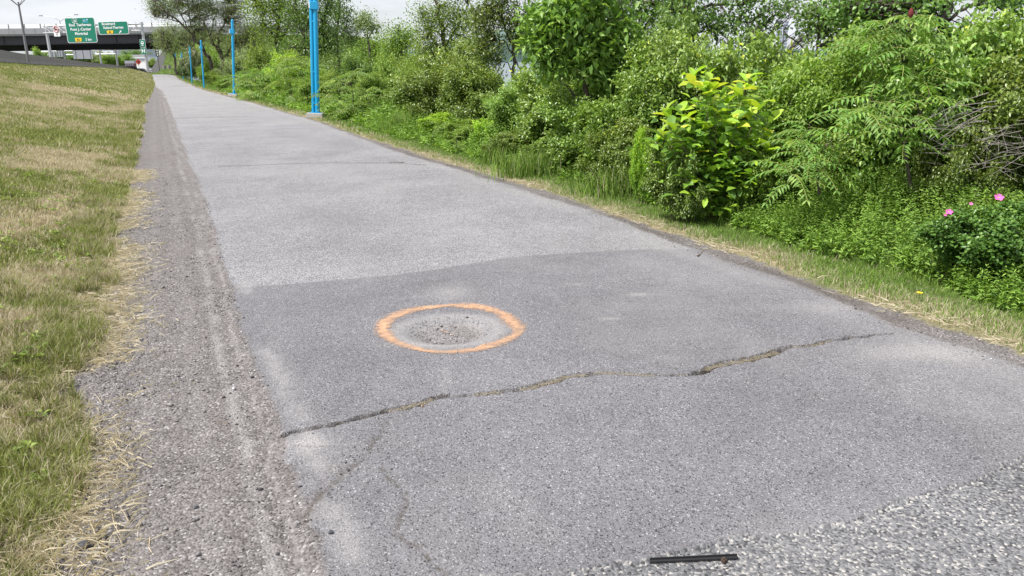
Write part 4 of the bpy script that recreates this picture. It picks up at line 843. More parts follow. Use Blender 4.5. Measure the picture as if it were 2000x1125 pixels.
def overpass():
    D = 195; k = D/F; P0 = at(150, 127.5, D); o = thing('overpass', 'dark steel girder highway overpass with grey parapet', 'bridge', (P0[0], P0[1], 0), -YAW)
    x0, x1 = (-260-150)*k, (330-150)*k; Lx = x1-x0; cx = (x0+x1)/2; z = lambda py: 1.6+(127.5-py)*k; tl = -.012
    def seg(name, mat, zt, zb, y0, y1, xa=x0, xb=x1):
        m = MB(); m.add([(xa, y0, zb), (xb, y0, zb), (xb, y1, zb), (xa, y1, zb), (xa, y0, zt), (xb, y0, zt), (xb, y1, zt), (xa, y1, zt)], [(0,3,2,1),(4,5,6,7),(0,1,5,4),(1,2,6,5),(2,3,7,6),(3,0,4,7)]); return m.build(name, mat, o)
    seg('deck', M['parapet'], z(70), z(73), 0, 26); n = 12
    for i in range(n): a = x0+Lx*i/n; seg('parapet_panel', M['parapet'], z(60)-.003*i, z(70.0)+.01, -.25, .15, a+.03, a+Lx/n-.03)
    for y in (1.2, 6, 11, 16, 24.5): seg('girder', M['girder'], z(73)-.01, z(88), y, y+.5)
    for q in range(14): a = x0+Lx*(q+.5)/14; seg('stiffener', M['girder'], z(73.5), z(88)+.1, .9, 1.2, a, a+.25)
    seg('flange', M['girder'], z(88), z(88.6), .9, 2.0)
    # second, slightly lower roadway behind
    seg('rear_girder', M['girder'], z(86), z(88)-1.0, 26.5, 30)
    for zz in (z(53.5), z(56.8)): MB().tube([(x0, 0, zz), (x1+44, 0, zz-.4)], .08, 6).build('rail', M['galv'], o)
    a = x0
    while a < x1+42: MB().box((a, 0, (z(52.5)+z(61))/2), (.22, .18, z(52.5)-z(61))).build('rail_post', M['galvdark'], o); a += 29.5*k
    # abutment: sloping paving and wing wall, then the earth ramp that carries the road on
    m = MB(); xa, xb = (303-150)*k, (330-150)*k; zb = -1
    m.add([(xa-2.2, 1, zb), (xb+4, 1, zb), (xb+4, 1, z(73)), (xb, 1, z(73)), (xb-1.2, 1, z(90)), (xa-2.2, 1, .6)]+[(xa-2.2, 30, zb), (xb+4, 30, zb), (xb+4, 30, z(73)), (xb, 30, z(73)), (xb-1.2, 30, z(90)), (xa-2.2, 30, .6)], [(0,1,2,3,4,5),(11,10,9,8,7,6)]+[(i, i+6, (i+1) % 6+6, (i+1) % 6) for i in range(6)]); m.build('abutment', M['abutment'], o)
    m = MB(); xs = [xb+1, 0, 25, 60, 100]; tops = [z(66)]*2+[z(67), z(69)-.4, z(70)-1]
    xs = [xb+6, xb+16, xb+28, xb+42, xb+58]; tops = [z(67), z(67.5), z(70), z(72), -1]
    V = []
    for x, tz in zip(xs, tops): V += [(x, -24, -1), (x, -1.5, tz-1), (x, 26, tz-1), (x, 50, -1)]
    m.add(V, [(4*i+j, 4*i+4+j, 4*i+5+j, 4*i+1+j) for i in range(4) for j in range(3)]+[(0, 1, 2, 3)]); m.build('earth_ramp', M['rampgrass'], o)
    for i in range(5): a = xb+.1+i*9; zz = z(60)-.003*12-i*.13; m = MB().box((a+4.5, -.2, zz-.75), (8.8, .35, 1.5)); m.build('parapet_panel', M['parapet'], o)
    # marker board hanging by the abutment
    p = at(307, 103, 188); s = thing('marker_board', 'black marker board with white dots beside the bridge abutment', 'sign', p, -YAW); MB().box((0, 0, 0), (.75, .1, 1.6)).tube([(0, .05, -4), (0, .05, -.7)], .06, 6).build('board', M['black'], s)
    for q in (-.5, 0, .5): MB().tube([(.05, -.06, q), (.05, -.09, q)], .16, 8).build('dot', M['white'], s)
def rampgrass():
    t = NT('ramp_grass'); return t.done(t.bsdf(t.ramp(t.noise(1.2, 5, .7), [(.3, (.04,.075,.015)), (.5, (.09,.14,.03)), (.7, (.17,.20,.07))]), .95, 0, t.bump(t.noise(2.5, 5, .7), .5), .1))
M['rampgrass'] = rampgrass(); overpass()
# grassy mound in front of the abutment
def mound():
    V = []; Fs = []; n = 40; m = 14
    for i in range(n):
        px = 292+(i/(n-1))*150
        for j in range(m):
            d = 172+j*2.2; h = 9.0*sstep((px-303)/48)*sstep((j-3)/10)+float(fbm(px*.2, j*.5, 3, 5))*.5*sstep(j/3.); p = at(px, 120, d); V.append((p[0], p[1], -.45+h))
    for i in range(n-1):
        for j in range(m-1): Fs.append((i*m+j, (i+1)*m+j, (i+1)*m+j+1, i*m+j+1))
    mb = MB(); mb.add(V, Fs); tag(mb.build('grass_bank', M['rampgrass'], smooth=True), kind='structure', label='bright green bank rising to the bridge abutment')
mound()
for px, lb in ((321.5, 'left of two squat concrete blocks at the bend of the path'), (331, 'right of two squat concrete blocks at the bend of the path')):
    p = at(px, 134.6, 150); z = float(zbase(p[0], p[1])); MBo = MB().box((0, 0, .3), (.52, .5, .62), taper=.9).box((0, 0, .63), (.4, .4, .06)); o = MBo.build('concrete_block', M['barrier'], None, (p[0], p[1], p[2]), (0, 0, .3), bevel=.03); tag(o, lb, 'concrete block', 'concrete blocks beside the path bend')
def diamond():
    p = at(270, 121, 165); g = at(270, 131, 165); s = thing('diamond_sign', 'dark orange red diamond roadwork sign near the end of the barrier', 'sign', (p[0], p[1], g[2]), -YAW); h = p[2]-g[2]; r = .62
    MB().poly([(0, h+r), (r, h), (0, h-r), (-r, h)], 0, .05).build('panel', M['diamond'], s); MB().poly([(.1, h+.25), (.2, h+.1), (.02, h-.05), (.2, h-.3), (.08, h-.34), (-.14, h-.02), (-.05, h+.2)], -.03, -.002).build('symbol', M['black'], s); MB().box((0, .06, h/2-.2), (.08, .06, h+.6)).build('post', M['galv'], s)
diamond()
g = hit(232, 144.5); p = at(226.5, 96, depth_of(g)); s = thing('marker_post', 'thin dark marker post standing alone on the grass slope', 'post', g, -YAW); MB().tube([(0, 0, -.1), (0, 0, p[2]-g[2])], .05, 6).build('rod', M['galvdark'], s); MB().box((0, -.04, p[2]-g[2]-.5), (.10, .02, .3)).build('plate', M['galvdark'], s)
# distant buildings under the overpass
def building(px0, px1, yt, yb, d, mat, label, fl=3, nb=6, name='building'):
    p = at((px0+px1)/2, yb, d); k = d/F; w = (px1-px0)*k; h = (yb-yt)*k+4; o = thing(name, label, 'building', (p[0], p[1], p[2]-4), -YAW)
    MB().box((0, w*.3, h/2), (w, w*.6, h)).build('wall', mat, o); MB().box((0, w*.3, h+.4), (w*1.01, w*.62, .8)).build('roof', M['signback'], o)
    for f in range(fl):
        for i in range(nb): MB().box((-w/2+w*(i+.5)/nb, -.05, 4+(h-4)*(f+.5)/fl), (w/nb*.6, .3, (h-4)/fl*.45)).build('window', M['towerglass'], o)
building(223, 247, 96.5, 112, 520, M['tower'], 'pale apartment block framed under the overpass', 4, 6); building(286, 306, 97, 110, 600, plain('blue_grey_wall', (.30,.34,.42), .7), 'blue grey slab building right of the hospital plate', 4, 6)
building(256, 285, 111.5, 121, 330, M['white'], 'long low white building above the diamond sign', 1, 8); building(245, 262, 124.5, 130, 240, plain('dark_red_wall', (.16,.07,.07), .8), 'low dark red shed at the end of the barrier', 1, 4, 'shed')

# ------------------------------------------------------------------ trees and shrubs
# the leaning grey-olive tree with two stems and the forked tree beside it
tree('olive_tree', 'leaning tree with dark trunk curving up and left behind the third blue post', (417, 84),
     [([(416,152,0),(413,128,0),(402,108,0),(388,84,-.5),(366,58,-1),(340,34,-1.5),(312,14,-2),(298,2,-2)], .30, .07),
      ([(382,76,-.5),(372,40,0),(366,10,.5),(372,-40,1)], .14, .05), ([(352,44,-1),(326,36,-1),(303,34,-1)], .09, .03), ([(366,58,-1),(345,15,-1.5),(352,-30,-1)], .11, .04)],
     [(318,18,30,20,1),(350,8,34,26,1.2),(392,8,30,34,1.1),(340,-28,50,26,1),(400,-40,40,26,.9),(305,4,18,18,.5),(378,48,24,26,.6),(395,62,22,26,.6)], 'olive', 1150, 16, .16, .05, 101, cr=.38, thin=.016)
tree('olive_tree', 'forked dark trunked tree between the second and third blue posts', (430, 84),
     [([(428,150,0),(434,130,0),(433,115,0),(424,92,0)], .42, .30), ([(424,92,0),(408,68,-.5),(398,40,-1),(380,10,-1),(372,-20,-1)], .20, .06),
      ([(424,92,0),(427,66,.5),(440,42,.5),(445,18,1),(436,-10,1)], .19, .05), ([(436,116,0),(446,100,.5),(462,84,1),(480,80,1.5)], .13, .05), ([(410,70,-.5),(416,40,0),(412,10,.5)], .09, .03)],
     [(410,20,28,26,1),(440,24,26,28,1),(425,70,28,26,.9),(455,110,24,22,.6),(478,60,36,34,1.5),(470,92,30,22,.8),(500,72,22,22,.7),(432,-30,50,26,1),(460,10,30,20,.8),(505,95,18,18,.5)], 'olive', 1350, 16, .16, .05, 102, cr=.38, thin=.016)
tree('small_tree', 'small hazy olive green tree in front of the bridge end', (345, 135),
     [([(347,146,0),(342,118,0),(338,106,0),(325,82,-1),(318,64,-1)], .36, .10), ([(340,110,0),(344,92,0),(356,70,0)], .16, .06), ([(338,106,0),(332,84,0),(338,60,0)], .13, .05)],
     [(322,78,24,22,1),(344,62,26,22,1),(368,74,26,20,1),(330,96,20,14,.6),(375,92,26,18,.8),(318,62,18,16,.5),(392,80,20,18,.5)], 'olive', 800, 14, .24, .08, 103, cr=.55, thin=.02)
# poplars and willows beyond the near blue post
TR = [
 ('bright green poplar left of the twin tube post', 540, 52, [([(545,170,0),(546,120,0),(540,70,0),(548,20,0),(542,-40,0)], .16, .05), ([(542,90,0),(562,50,0),(580,5,0)], .09, .03), ([(543,80,0),(515,45,0),(500,10,0)], .09, .03)],
   [(535,20,34,34,1),(560,0,34,30,1),(505,10,26,26,.8),(540,70,36,26,.8),(575,40,24,30,.8),(520,-35,60,26,.8),(510,55,22,20,.4)], 'green', 560, 104, .42),
 ('dense dark green tree directly behind the twin tube post', 612, 50, [([(600,170,0),(598,110,0),(590,60,0),(576,15,0),(570,-40,0)], .15, .05), ([(598,100,0),(625,60,0),(640,10,0),(650,-40,0)], .12, .04), ([(594,75,0),(606,30,0),(612,-30,0)], .09, .03)],
   [(590,30,32,34,1),(630,40,30,40,1.1),(610,90,46,34,1.3),(645,90,26,28,.8),(600,-30,60,26,.9),(560,100,26,26,.5),(640,-5,16,24,.5)], 'dark', 760, 105, .42),
 ('thin airy poplar right of the twin tube post with sky behind', 664, 55, [([(662,170,0),(660,110,0),(658,60,0),(664,10,0),(668,-40,0)], .11, .04), ([(660,80,0),(676,50,0),(682,20,0)], .06, .02)],
   [(660,20,20,26,1),(676,40,14,26,.8),(652,62,18,22,.8),(668,-20,22,20,.7),(685,68,12,16,.4),(690,80,12,12,.3)], 'dark', 210, 106, .34),
 ('small lollipop shaped tree standing alone against the sky', 716, 62, [([(722,170,0),(722,110,0),(718,75,0),(716,40,0)], .09, .04), ([(719,80,0),(704,50,0)], .04, .02), ([(719,76,0),(734,50,0)], .04, .02)],
   [(714,42,16,18,1),(704,46,12,12,.5),(728,56,14,12,.6),(735,52,8,7,.3),(712,30,9,8,.3)], 'olive', 110, 107, .32),
 ('low green tree with a pointed top right of the lollipop tree', 780, 48, [([(784,180,0),(782,120,0),(780,80,0),(780,48,0)], .10, .03)],
   [(781,86,24,26,1.2),(780,56,9,10,.25),(800,76,16,18,.6),(764,96,18,20,.6)], 'green', 240, 108, .36),
 ('rounded mid green tree behind the yellow sumac', 735, 75, [([(735,160,0),(735,120,0),(735,95,0)], .14, .05)], [(740,92,34,20,1),(710,100,22,18,.6),(765,100,20,16,.5)], 'green', 260, 109, .5),
 ('tall light green tree whose crown fills the top middle', 850, 27, [([(880,210,0),(876,150,0),(868,90,0),(860,40,0),(850,0,0),(846,-40,0)], .10, .03), ([(872,110,0),(840,70,0),(826,30,0)], .05, .02), ([(868,90,0),(895,50,0),(915,10,0)], .05, .02)],
   [(840,50,26,40,1),(870,30,34,36,1.2),(905,50,30,40,1),(860,100,40,32,1),(830,100,20,30,.5),(900,100,34,34,.8),(880,-25,50,22,.7),(822,22,8,14,.15)], 'green', 760, 110, .22),
 ('small leaved grey green tree with thin twigs against the river', 950, 19, [([(1003,200,0),(1002,150,0),(1004,110,0),(998,82,0),(985,50,0),(975,10,0),(970,-40,0)], .045, .015), ([(1004,110,0),(990,85,0),(970,75,0)], .02, .01), ([(1004,112,0),(1018,138,0),(1040,110,0),(1050,80,0)], .018, .01), ([(1001,95,0),(1012,60,0),(1030,30,0)], .02, .01), ([(1002,145,0),(992,122,0),(980,120,0)], .014, .008)],
   [(940,40,34,40,1),(975,20,40,40,1.2),(1010,60,22,28,.7),(1022,85,22,12,.25),(950,90,32,32,.9),(1030,40,24,26,.5),(990,-20,60,22,.9),(965,120,18,26,.4),(1040,80,14,16,.2)], 'dogwood', 620, 111, .14),
]
for lb, px, d, limbs, cl, mt, n, sd, cr in TR:
    sc = d/50; tree('broadleaf_tree', lb, (px, d), limbs, cl, mt, n, 14 if d > 30 else 12, max(.05, .13*sc) if d > 30 else .055+.0012*d, max(.03, .08*sc) if d > 30 else .034, sd, cr=cr, thin=.008*max(.6, sc))
# nearer trees on the right, crowns above the shrubs
tree('maple_tree', 'bright green maple with pointed leaves rising above the shrubs at top centre', (1130, 11.5),
     [([(1150,300,0),(1146,220,0),(1140,150,0),(1128,80,0),(1110,20,0),(1100,-40,0)], .05, .015), ([(1142,160,0),(1090,110,0),(1062,70,0)], .022, .01), ([(1140,150,0),(1185,100,0),(1215,50,0)], .022, .01), ([(1146,220,0),(1110,170,.2),(1080,150,.3)], .02, .008)],
     [(1110,50,60,42,1.5),(1070,80,36,32,1),(1150,100,60,40,1.3),(1200,60,40,45,1),(1130,10,70,26,1),(1180,140,42,26,.7),(1085,125,26,20,.5),(1055,35,18,24,.3),(1150,-30,80,24,.8)], 'fresh', 760, 10, .125, .058, 120, 'd', cr=.11, thin=.005, dsp=.9)
tree('elm_tree', 'dark leaved tree with bare curved branches along the top edge against the sky', (1330, 13.5),
     [([(1335,260,0),(1330,150,0),(1325,60,0),(1340,10,0),(1370,-30,0)], .10, .06), ([(1322,60,0),(1345,30,0),(1375,14,0),(1420,8,0),(1450,10,0)], .035, .015), ([(1328,70,0),(1355,62,0),(1380,62,0),(1400,58,.2)], .022, .010), ([(1330,30,0),(1270,5,0),(1220,-10,0)], .05, .02), ([(1440,8,0),(1480,60,0),(1530,110,-.2),(1560,150,-.3)], .014, .007)],
     [(1290,20,50,24,1),(1380,40,40,24,1),(1495,48,26,20,.5),(1590,60,26,18,.4),(1440,45,40,20,.8),(1330,-10,80,22,1),(1450,-5,60,20,.9),(1250,50,40,36,.8),(1220,15,30,26,.7),(1540,8,40,18,.6),(1420,85,26,8,.2),(1310,90,30,20,.4)], 'dark', 560, 11, .06, .046, 121, cr=.13, thin=.005)
tree('elm_tree', 'thick dark trunked tree with an arching bough in the top right corner', (1840, 9.0),
     [([(1860,330,0),(1845,220,0),(1838,120,0),(1842,50,0),(1846,-10,0),(1850,-60,0)], .065, .055), ([(1838,66,0),(1850,42,0),(1872,22,0),(1900,10,0),(1935,6,0),(1960,20,0),(1972,45,0),(1982,66,0)], .022, .010), ([(1935,6,0),(1950,-10,0),(1985,-20,0)], .014, .01), ([(1925,8,.1),(1912,22,.1),(1915,45,.1)], .006, .003)],
     [(1900,70,50,20,.5),(1960,-6,60,18,.7),(1800,5,50,24,.8),(1760,30,36,24,.7),(1880,100,60,30,.7),(1975,100,30,40,.6),(1990,40,16,26,.3),(1700,10,40,22,.7),(1650,20,40,26,.6)], 'dark', 620, 11, .05, .040, 122, cr=.10, thin=.004)
tree('elm_tree', 'loose small leaved tree behind the tall sumac against the pale river', (1610, 11.5),
     [([(1600,300,0),(1575,190,0),(1520,100,0),(1480,50,0)], .025, .012), ([(1660,300,0),(1640,200,0),(1570,95,0),(1530,60,0)], .02, .008), ([(1590,150,0),(1600,60,0),(1620,0,0)], .02, .01)],
     [(1600,30,50,30,1),(1500,110,36,16,.6),(1470,80,26,20,.4),(1650,70,50,36,1),(1540,140,50,30,1),(1620,140,50,30,1),(1680,120,50,40,1),(1600,180,60,34,1),(1480,150,40,22,.5)], 'dark', 620, 12, .052, .040, 123, cr=.11, thin=.004)

# shrubs of the hedge, front and back rows:  (px, depth, top y, proto, material, width px, label)
SH = [
 (640,30.,150,('dogwood',0),'green',70,'yellowish green shrub close right of the concrete base of the twin tube post'),
 (735,26.,150,('dogwood',1),'green',90,'green shrub under the yellow sumac left of the grass tuft'),
 (800,22.5,150,('dogwood',2),'dogwood',100,'grey green small leaved shrub behind the tall grass tuft'),
 (870,19.,130,('dogwood',3),'dogwood',120,'grey green shrub below the tall light green tree'),
 (940,16.5,140,('dogwood',0),'dogwood',130,'grey green shrub with yellow leaves left of the gap to the river'),
 (1010,14.8,168,('dogwood',1),'dogwood',140,'low grey green shrub under the gap to the river'),
 (1080,13.2,150,('dogwood',2),'dogwood',150,'grey green shrub at the left foot of the bright maple'),
 (1160,11.8,170,('dogwood',3),'dogwood',160,'dense small leaved shrub below the bright maple'),
 (1240,10.6,130,('dogwood',0),'dogwood',180,'pale small leaved shrub left of the lime green shrub'),
 (1330,10.8,90,('dogwood',1),'dogwood',190,'tall small leaved shrub behind the lime green shrub'),
 (1440,10.2,112,('dogwood',2),'dogwood',200,'grey green shrub right behind the lime green shrub'),
 (1530,9.2,140,('dogwood',3),'dogwood',210,'twiggy green shrub between the lime green shrub and the tall sumac'),
 (1640,8.6,120,('dogwood',0),'green',220,'mid green shrub behind the reddish sumac fronds'),
 (1740,8.0,150,('dogwood',1),'dogwood',220,'shrub behind the tall sumac stem'),
 (1840,7.6,110,('dogwood',2),'dogwood',240,'olive tinted shrub behind the dead twigs'),
 (1950,7.9,60,('dogwood',3),'dogwood',260,'tall shrub at the right edge above the pink roses'),
 (2030,7.2,120,('dogwood',0),'dogwood',260,'shrub cut by the right edge of the picture'),
 (1700,8.0,270,('small',0),'green',150,'low broad leaved shrub in front of the tall sumac'),
 (1810,7.6,265,('small',1),'green',160,'low green shrub left of the dead twigs'),
 (1220,10.0,250,('small',2),'dogwood',140,'low grey green shrub by the tall grass left of the lime green shrub'),
 (1100,11.8,265,('small',0),'dogwood',130,'low pale shrub at the edge of the tall grass under the maple'),
 (1010,13.2,262,('small',1),'dogwood',110,'low shrub with yellow new leaves by the grass edge'),
 (920,15.4,240,('small',2),'green',100,'low green shrub right of the grass tuft'),
 (690,24.0,205,('small',0),'fresh',60,'low bright shrub just right of the twin tube post'),
 (1560,8.4,280,('small',1),'green',150,'low shrub under the reddish sumac fronds'),
 (1920,6.9,280,('small',2),'dogwood',170,'broad leaved shrub directly above the pink roses'),
 (1345,8.0,275,('small',2),'dogwood',120,'low shrub tucked against the left foot of the lime green shrub'),
 (1500,7.9,300,('small',0),'green',110,'low shrub tucked against the right foot of the lime green shrub'),
 (965,15.2,240,('small',1),'lime',80,'yellow leaved sprig low in the hedge under the river gap'),
 (1262,9.0,268,('small',2),'lime',46,'yellow leaved sprig just left of the lime green shrub'),
 (868,17.5,226,('small',0),'lime',70,'yellowish sprig in the hedge below the tall light green tree'),
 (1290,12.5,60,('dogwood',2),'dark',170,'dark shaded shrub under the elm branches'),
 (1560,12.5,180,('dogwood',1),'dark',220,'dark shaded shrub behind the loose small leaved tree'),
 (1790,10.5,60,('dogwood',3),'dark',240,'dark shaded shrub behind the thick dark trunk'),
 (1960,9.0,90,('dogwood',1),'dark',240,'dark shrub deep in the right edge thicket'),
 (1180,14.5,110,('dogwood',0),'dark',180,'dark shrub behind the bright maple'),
 (900,22.,100,('dogwood',2),'dogwood',130,'second row shrub under the tall light green tree'),
 (830,27.,120,('dogwood',1),'green',100,'second row green shrub right of the low pointed tree'),
]
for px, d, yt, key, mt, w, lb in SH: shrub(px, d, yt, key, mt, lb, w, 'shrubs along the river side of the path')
FARSH = [
 (600,30.,158,'far',0,'green',60,'broad leaved shrub just left of the twin tube post'),(570,35.,110,'far',1,'lime',70,'bright green sumac like shrub left of the twin tube post'),(535,40.,130,'far',2,'fresh',60,'green shrub two steps left of the twin tube post'),
 (500,46.,140,'far',0,'fresh',60,'low green shrub right of the second blue post'),(475,50.,150,'far',1,'olive',50,'dusty green shrub behind the second blue post'),(440,60.,150,'far',2,'green',46,'low shrub left of the second blue post'),
 (415,78.,142,'far',0,'green',30,'low shrub at the foot of the leaning tree'),(385,98.,100,'far',1,'flower',42,'shrub with pale blossom between the third and fourth blue posts'),(364,118.,112,'far',2,'flower',32,'pale flowering shrub beside the fifth blue post'),(350,150.,128,'far',0,'green',20,'small shrub at the foot of the small hazy tree'),
 (400,84.,125,'far',2,'green',30,'green shrub behind the third blue post'),(520,54.,95,'far',1,'green',70,'taller green shrub under the bright green poplar'),(480,60.,105,'far',0,'olive',60,'olive shrub under the forked tree'),(450,75.,120,'far',1,'olive',40,'greyish shrub behind the forked trunk'),
 (680,40.,115,'far',2,'dark',80,'dark shrub below the airy poplar'),(640,42.,120,'far',0,'dark',80,'dark shrub behind the twin tube post'),(760,40.,118,'far',1,'green',80,'green thicket under the low pointed tree'),(820,36.,105,'far',2,'green',80,'loose green thicket right of the low pointed tree'),(700,60.,105,'far',0,'green',70,'far green thicket under the lollipop tree'),
 (215,290.,106,'far',0,'green',36,'green bushes under the overpass left of the thin marker post'),(240,300.,108,'far',1,'fresh',34,'bright green bushes under the overpass beside the marker post'),(198,300.,104,'far',2,'olive',30,'dull bushes beside the rear gantry post'),(262,420.,97,'far',0,'dark',34,'dark trees above the white building under the overpass'),(278,430.,100,'far',1,'dark',26,'dark tree left of the blue grey slab building'),(70,170.,98,'far',2,'green',34,'green bush behind the barrier between the lighting mast and the gantry post'),(165,420.,99,'far',1,'dark',60,'dark distant trees behind the sign backs'),(120,430.,100,'far',0,'dark',60,'dark distant trees behind the left sign backs'),(300,300.,116,'far',2,'green',24,'bush in front of the abutment far away'),
 (415,110.,92,'far',1,'green',60,'far green bush seen between the tree trunks'),(380,140.,95,'far',2,'green',50,'far green bush behind the fourth blue post'),(455,100.,105,'far',0,'green',60,'far green bush behind the second blue post'),(420,130.,78,'far',2,'olive',60,'farthest yellowish bush between the leaning and forked trees'),
]
M['flower'] = leafmat('blossom_leaf', [(0, (.05,.10,.03)), (.5, (.11,.18,.05)), (.68, (.18,.22,.08)), (.74, (.50,.42,.36)), (1, (.62,.52,.46))], .6, .2)
for px, d, yt, k, i, mt, w, lb in FARSH: shrub(px, d, yt, (k, i), mt, lb, w, 'distant shrubs along the path')
# low leafy scrub floor so no bare bank shows between the shrubs
# the lime green shrub with large leaves, each of the biggest leaves its own part
def lime():
    d = 8.0; b = Vector(base_for(1420, d)); o = thing('large_leaved_shrub', 'lime green shrub with large oval leaves in front of the hedge', 'shrub', b); rng = random.Random(77); nr = np.random.default_rng(77); segs = []; tips = []
    heads = [(1352,150),(1375,165),(1395,200),(1420,185),(1450,175),(1462,150),(1330,215),(1300,218),(1290,262),(1340,255),(1372,240),(1405,245),(1440,235),(1475,225),(1500,240),(1320,300),(1360,290),(1400,285),(1440,280),(1475,270),(1505,285),(1530,300),(1350,335),(1390,330),(1430,325),(1470,320),(1500,335),(1280,275),(1385,155),(1425,215),(1490,200),(1415,262),(1460,255),(1385,310),(1450,345),(1410,360),(1340,345),(1460,300),(1495,310),(1370,205),(1520,268),(1310,245)]
    for px, py in heads:
        h = Vector(at(px, py, d+rng.uniform(-.35, .25)))-b; q = Vector((h.x*.25, h.y*.25, h.z*.35)); m = Vector((h.x*.65, h.y*.65, h.z*.7)); segs += [(Vector((h.x*.08, h.y*.08, 0)), q, .008, .007), (q, m, .007, .005), (m, h, .005, .003)]; tips.append((h, (h-m).normalized(), m))
    V, Fc = tubes(segs, 4); put('stems', mesh_np('stems', V, Fc), M['twig'], o); P = []; T = []; ti = []
    lm = []
    for i in range(6):
        V, Fc, tt = leaves(np.zeros((1, 3)), np.array([[1., 0, 0]]), np.array([[0, 0, 1.]]),   .15, .082, 'o', nr, .18, np.array([i/5])); lm.append(mesh_np('leaf', V, Fc, {'tint': tt}))
    cnt = 0; Pr = []; Tr = []; Nr = []
    for h, t, m in tips:
        for k in range(9):
            a = 2*math.pi*k/7+rng.uniform(-.3, .3); e = rng.uniform(-.1, 1.0); dr = Vector((math.cos(a), math.sin(a), e)).normalized(); p = h.lerp(m, (k/9)*.45)
            if k < 7 and cnt < 294:
                hi = min(1, max(0, (h.z-.75)/.9)); i = min(5, max(0, int(rng.gauss(2.6+2.0*hi, 1.5)))); s = rng.uniform(.85, 1.35); q = dr.to_track_quat('X', 'Z').to_euler(); q.rotate_axis('X', rng.uniform(-.5, .5))
                f = bpy.data.objects.new('leaf', lm[i]); COL.objects.link(f); f.parent = o; f.location = p; f.rotation_euler = q; f.scale = (s, s, s); cnt += 1
                if not f.data.materials: f.data.materials.append(M['lime'])
        for k in range(46): 
            f = rng.random()**.7; p = h.lerp(m, f*2.2)+Vector((rng.gauss(0, .10), rng.gauss(0, .10), rng.gauss(0, .08))); p.z = max(.08, p.z); Pr.append(p); Tr.append((rng.gauss(0, 1), rng.gauss(0, 1), rng.gauss(.2, .4))); Nr.append((rng.gauss(0, .4), rng.gauss(0, .4), 1))
    n = len(Pr); V, Fc, tt = leaves(np.array([tuple(p) for p in Pr]), np.array(Tr), np.array(Nr, float), nr.uniform(.08, .15, n), nr.uniform(.045, .08, n), 'o', nr, .2, np.clip(nr.random(n)*.75, 0, 1)); tag(put('smaller_leaves', mesh_np('smaller_leaves', V, Fc, {'tint': tt}), M['lime'], o), kind='stuff')
lime()
sumac('tall sumac with reddish young fronds and a dark red seed head', [[(1815,330,0),(1812,230,0),(1805,150,0),(1790,85,0),(1778,50,0)],[(1808,170,0),(1770,110,0),(1740,85,.1)],[(1812,220,0),(1835,170,0),(1850,130,0)]], .022,
      [(1775,45,0),(1790,20,.1),(1735,75,0),(1700,85,-.1),(1760,100,-.3),(1845,120,-.2),(1860,90,.1),(1800,150,-.3),(1730,40,.1),(1700,60,.2)], 7.6, 10, 'sumac', .95, 201)
p = at(1779, 28, 7.5); o = thing('seed_head', 'dark red cone shaped seed head on top of the tall sumac', 'seed head', p); MB().tube([(0,0,-.03),(0,0,.0),(0,0,.03),(0,0,.055)], [.012,.024,.020,.006], 8).build('cone', plain('seed_red', (.14,.02,.02), .9, 0, .4, 60), o)
sumac('low sumac with brownish drooping fronds in front of the tall sumac', [[(1780,370,0),(1765,280,0),(1742,215,0)],[(1765,280,0),(1800,215,0),(1815,190,0)]], .016, [(1742,195,0),(1700,190,-.1),(1790,190,-.1),(1815,175,0),(1690,240,-.2),(1770,250,-.3)], 7.0, 9, 'sumac', .9, 202)
sumac('small reddish sumac right of the lime green shrub', [[(1600,380,0),(1595,300,0),(1590,250,0)],[(1596,310,0),(1625,270,0)]], .012, [(1580,240,0),(1610,262,-.1),(1560,270,-.1),(1630,290,-.15),(1590,305,-.3),(1545,325,-.35)], 7.2, 9, 'sumac', .8, 203)
sumac('yellow green sumac clump right of the concrete base of the near post', [[(690,235,0),(690,190,0),(685,160,0)],[(690,210,0),(715,180,0)]], .02, [(655,150,0),(670,165,0),(690,140,0),(720,172,0),(700,185,-.5),(660,190,-.5),(740,185,0),(680,205,-.8),(725,205,-.8),(640,180,0)], 23.5, 9, 'yellowsumac', 1.35, 204)
sumac('bright green sumac left of the twin tube post', [[(570,200,0),(565,150,0)],[(568,180,0),(590,140,0)]], .02, [(560,110,0),(585,105,0),(545,130,0),(575,130,-.5),(600,125,0),(550,155,-.8),(590,160,-1),(565,170,-1)], 33., 9, 'yellowsumac', 2.0, 205)
sumac('pale green sumac thicket right of the second blue post', [[(490,190,0),(490,160,0)],[(490,180,0),(515,160,0)]], .02, [(475,150,0),(495,142,0),(515,150,0),(530,140,0),(505,165,-1),(485,172,-1.5),(530,165,-1)], 40., 9, 'yellowsumac', 2.2, 206)
sumac('small yellowish sumac at the grass edge below the tall light green tree', [[(865,265,0),(868,240,0)]], .01, [(860,235,0),(880,245,0),(895,262,-.2)], 16.2, 8, 'yellowsumac', .8, 207)
sumac('vine like sprig of yellow lobed leaves under the grey green hedge', [[(890,290,0),(893,270,0)]], .008, [(885,268,0),(900,280,-.1)], 14.4, 7, 'yellowsumac', .5, 208)
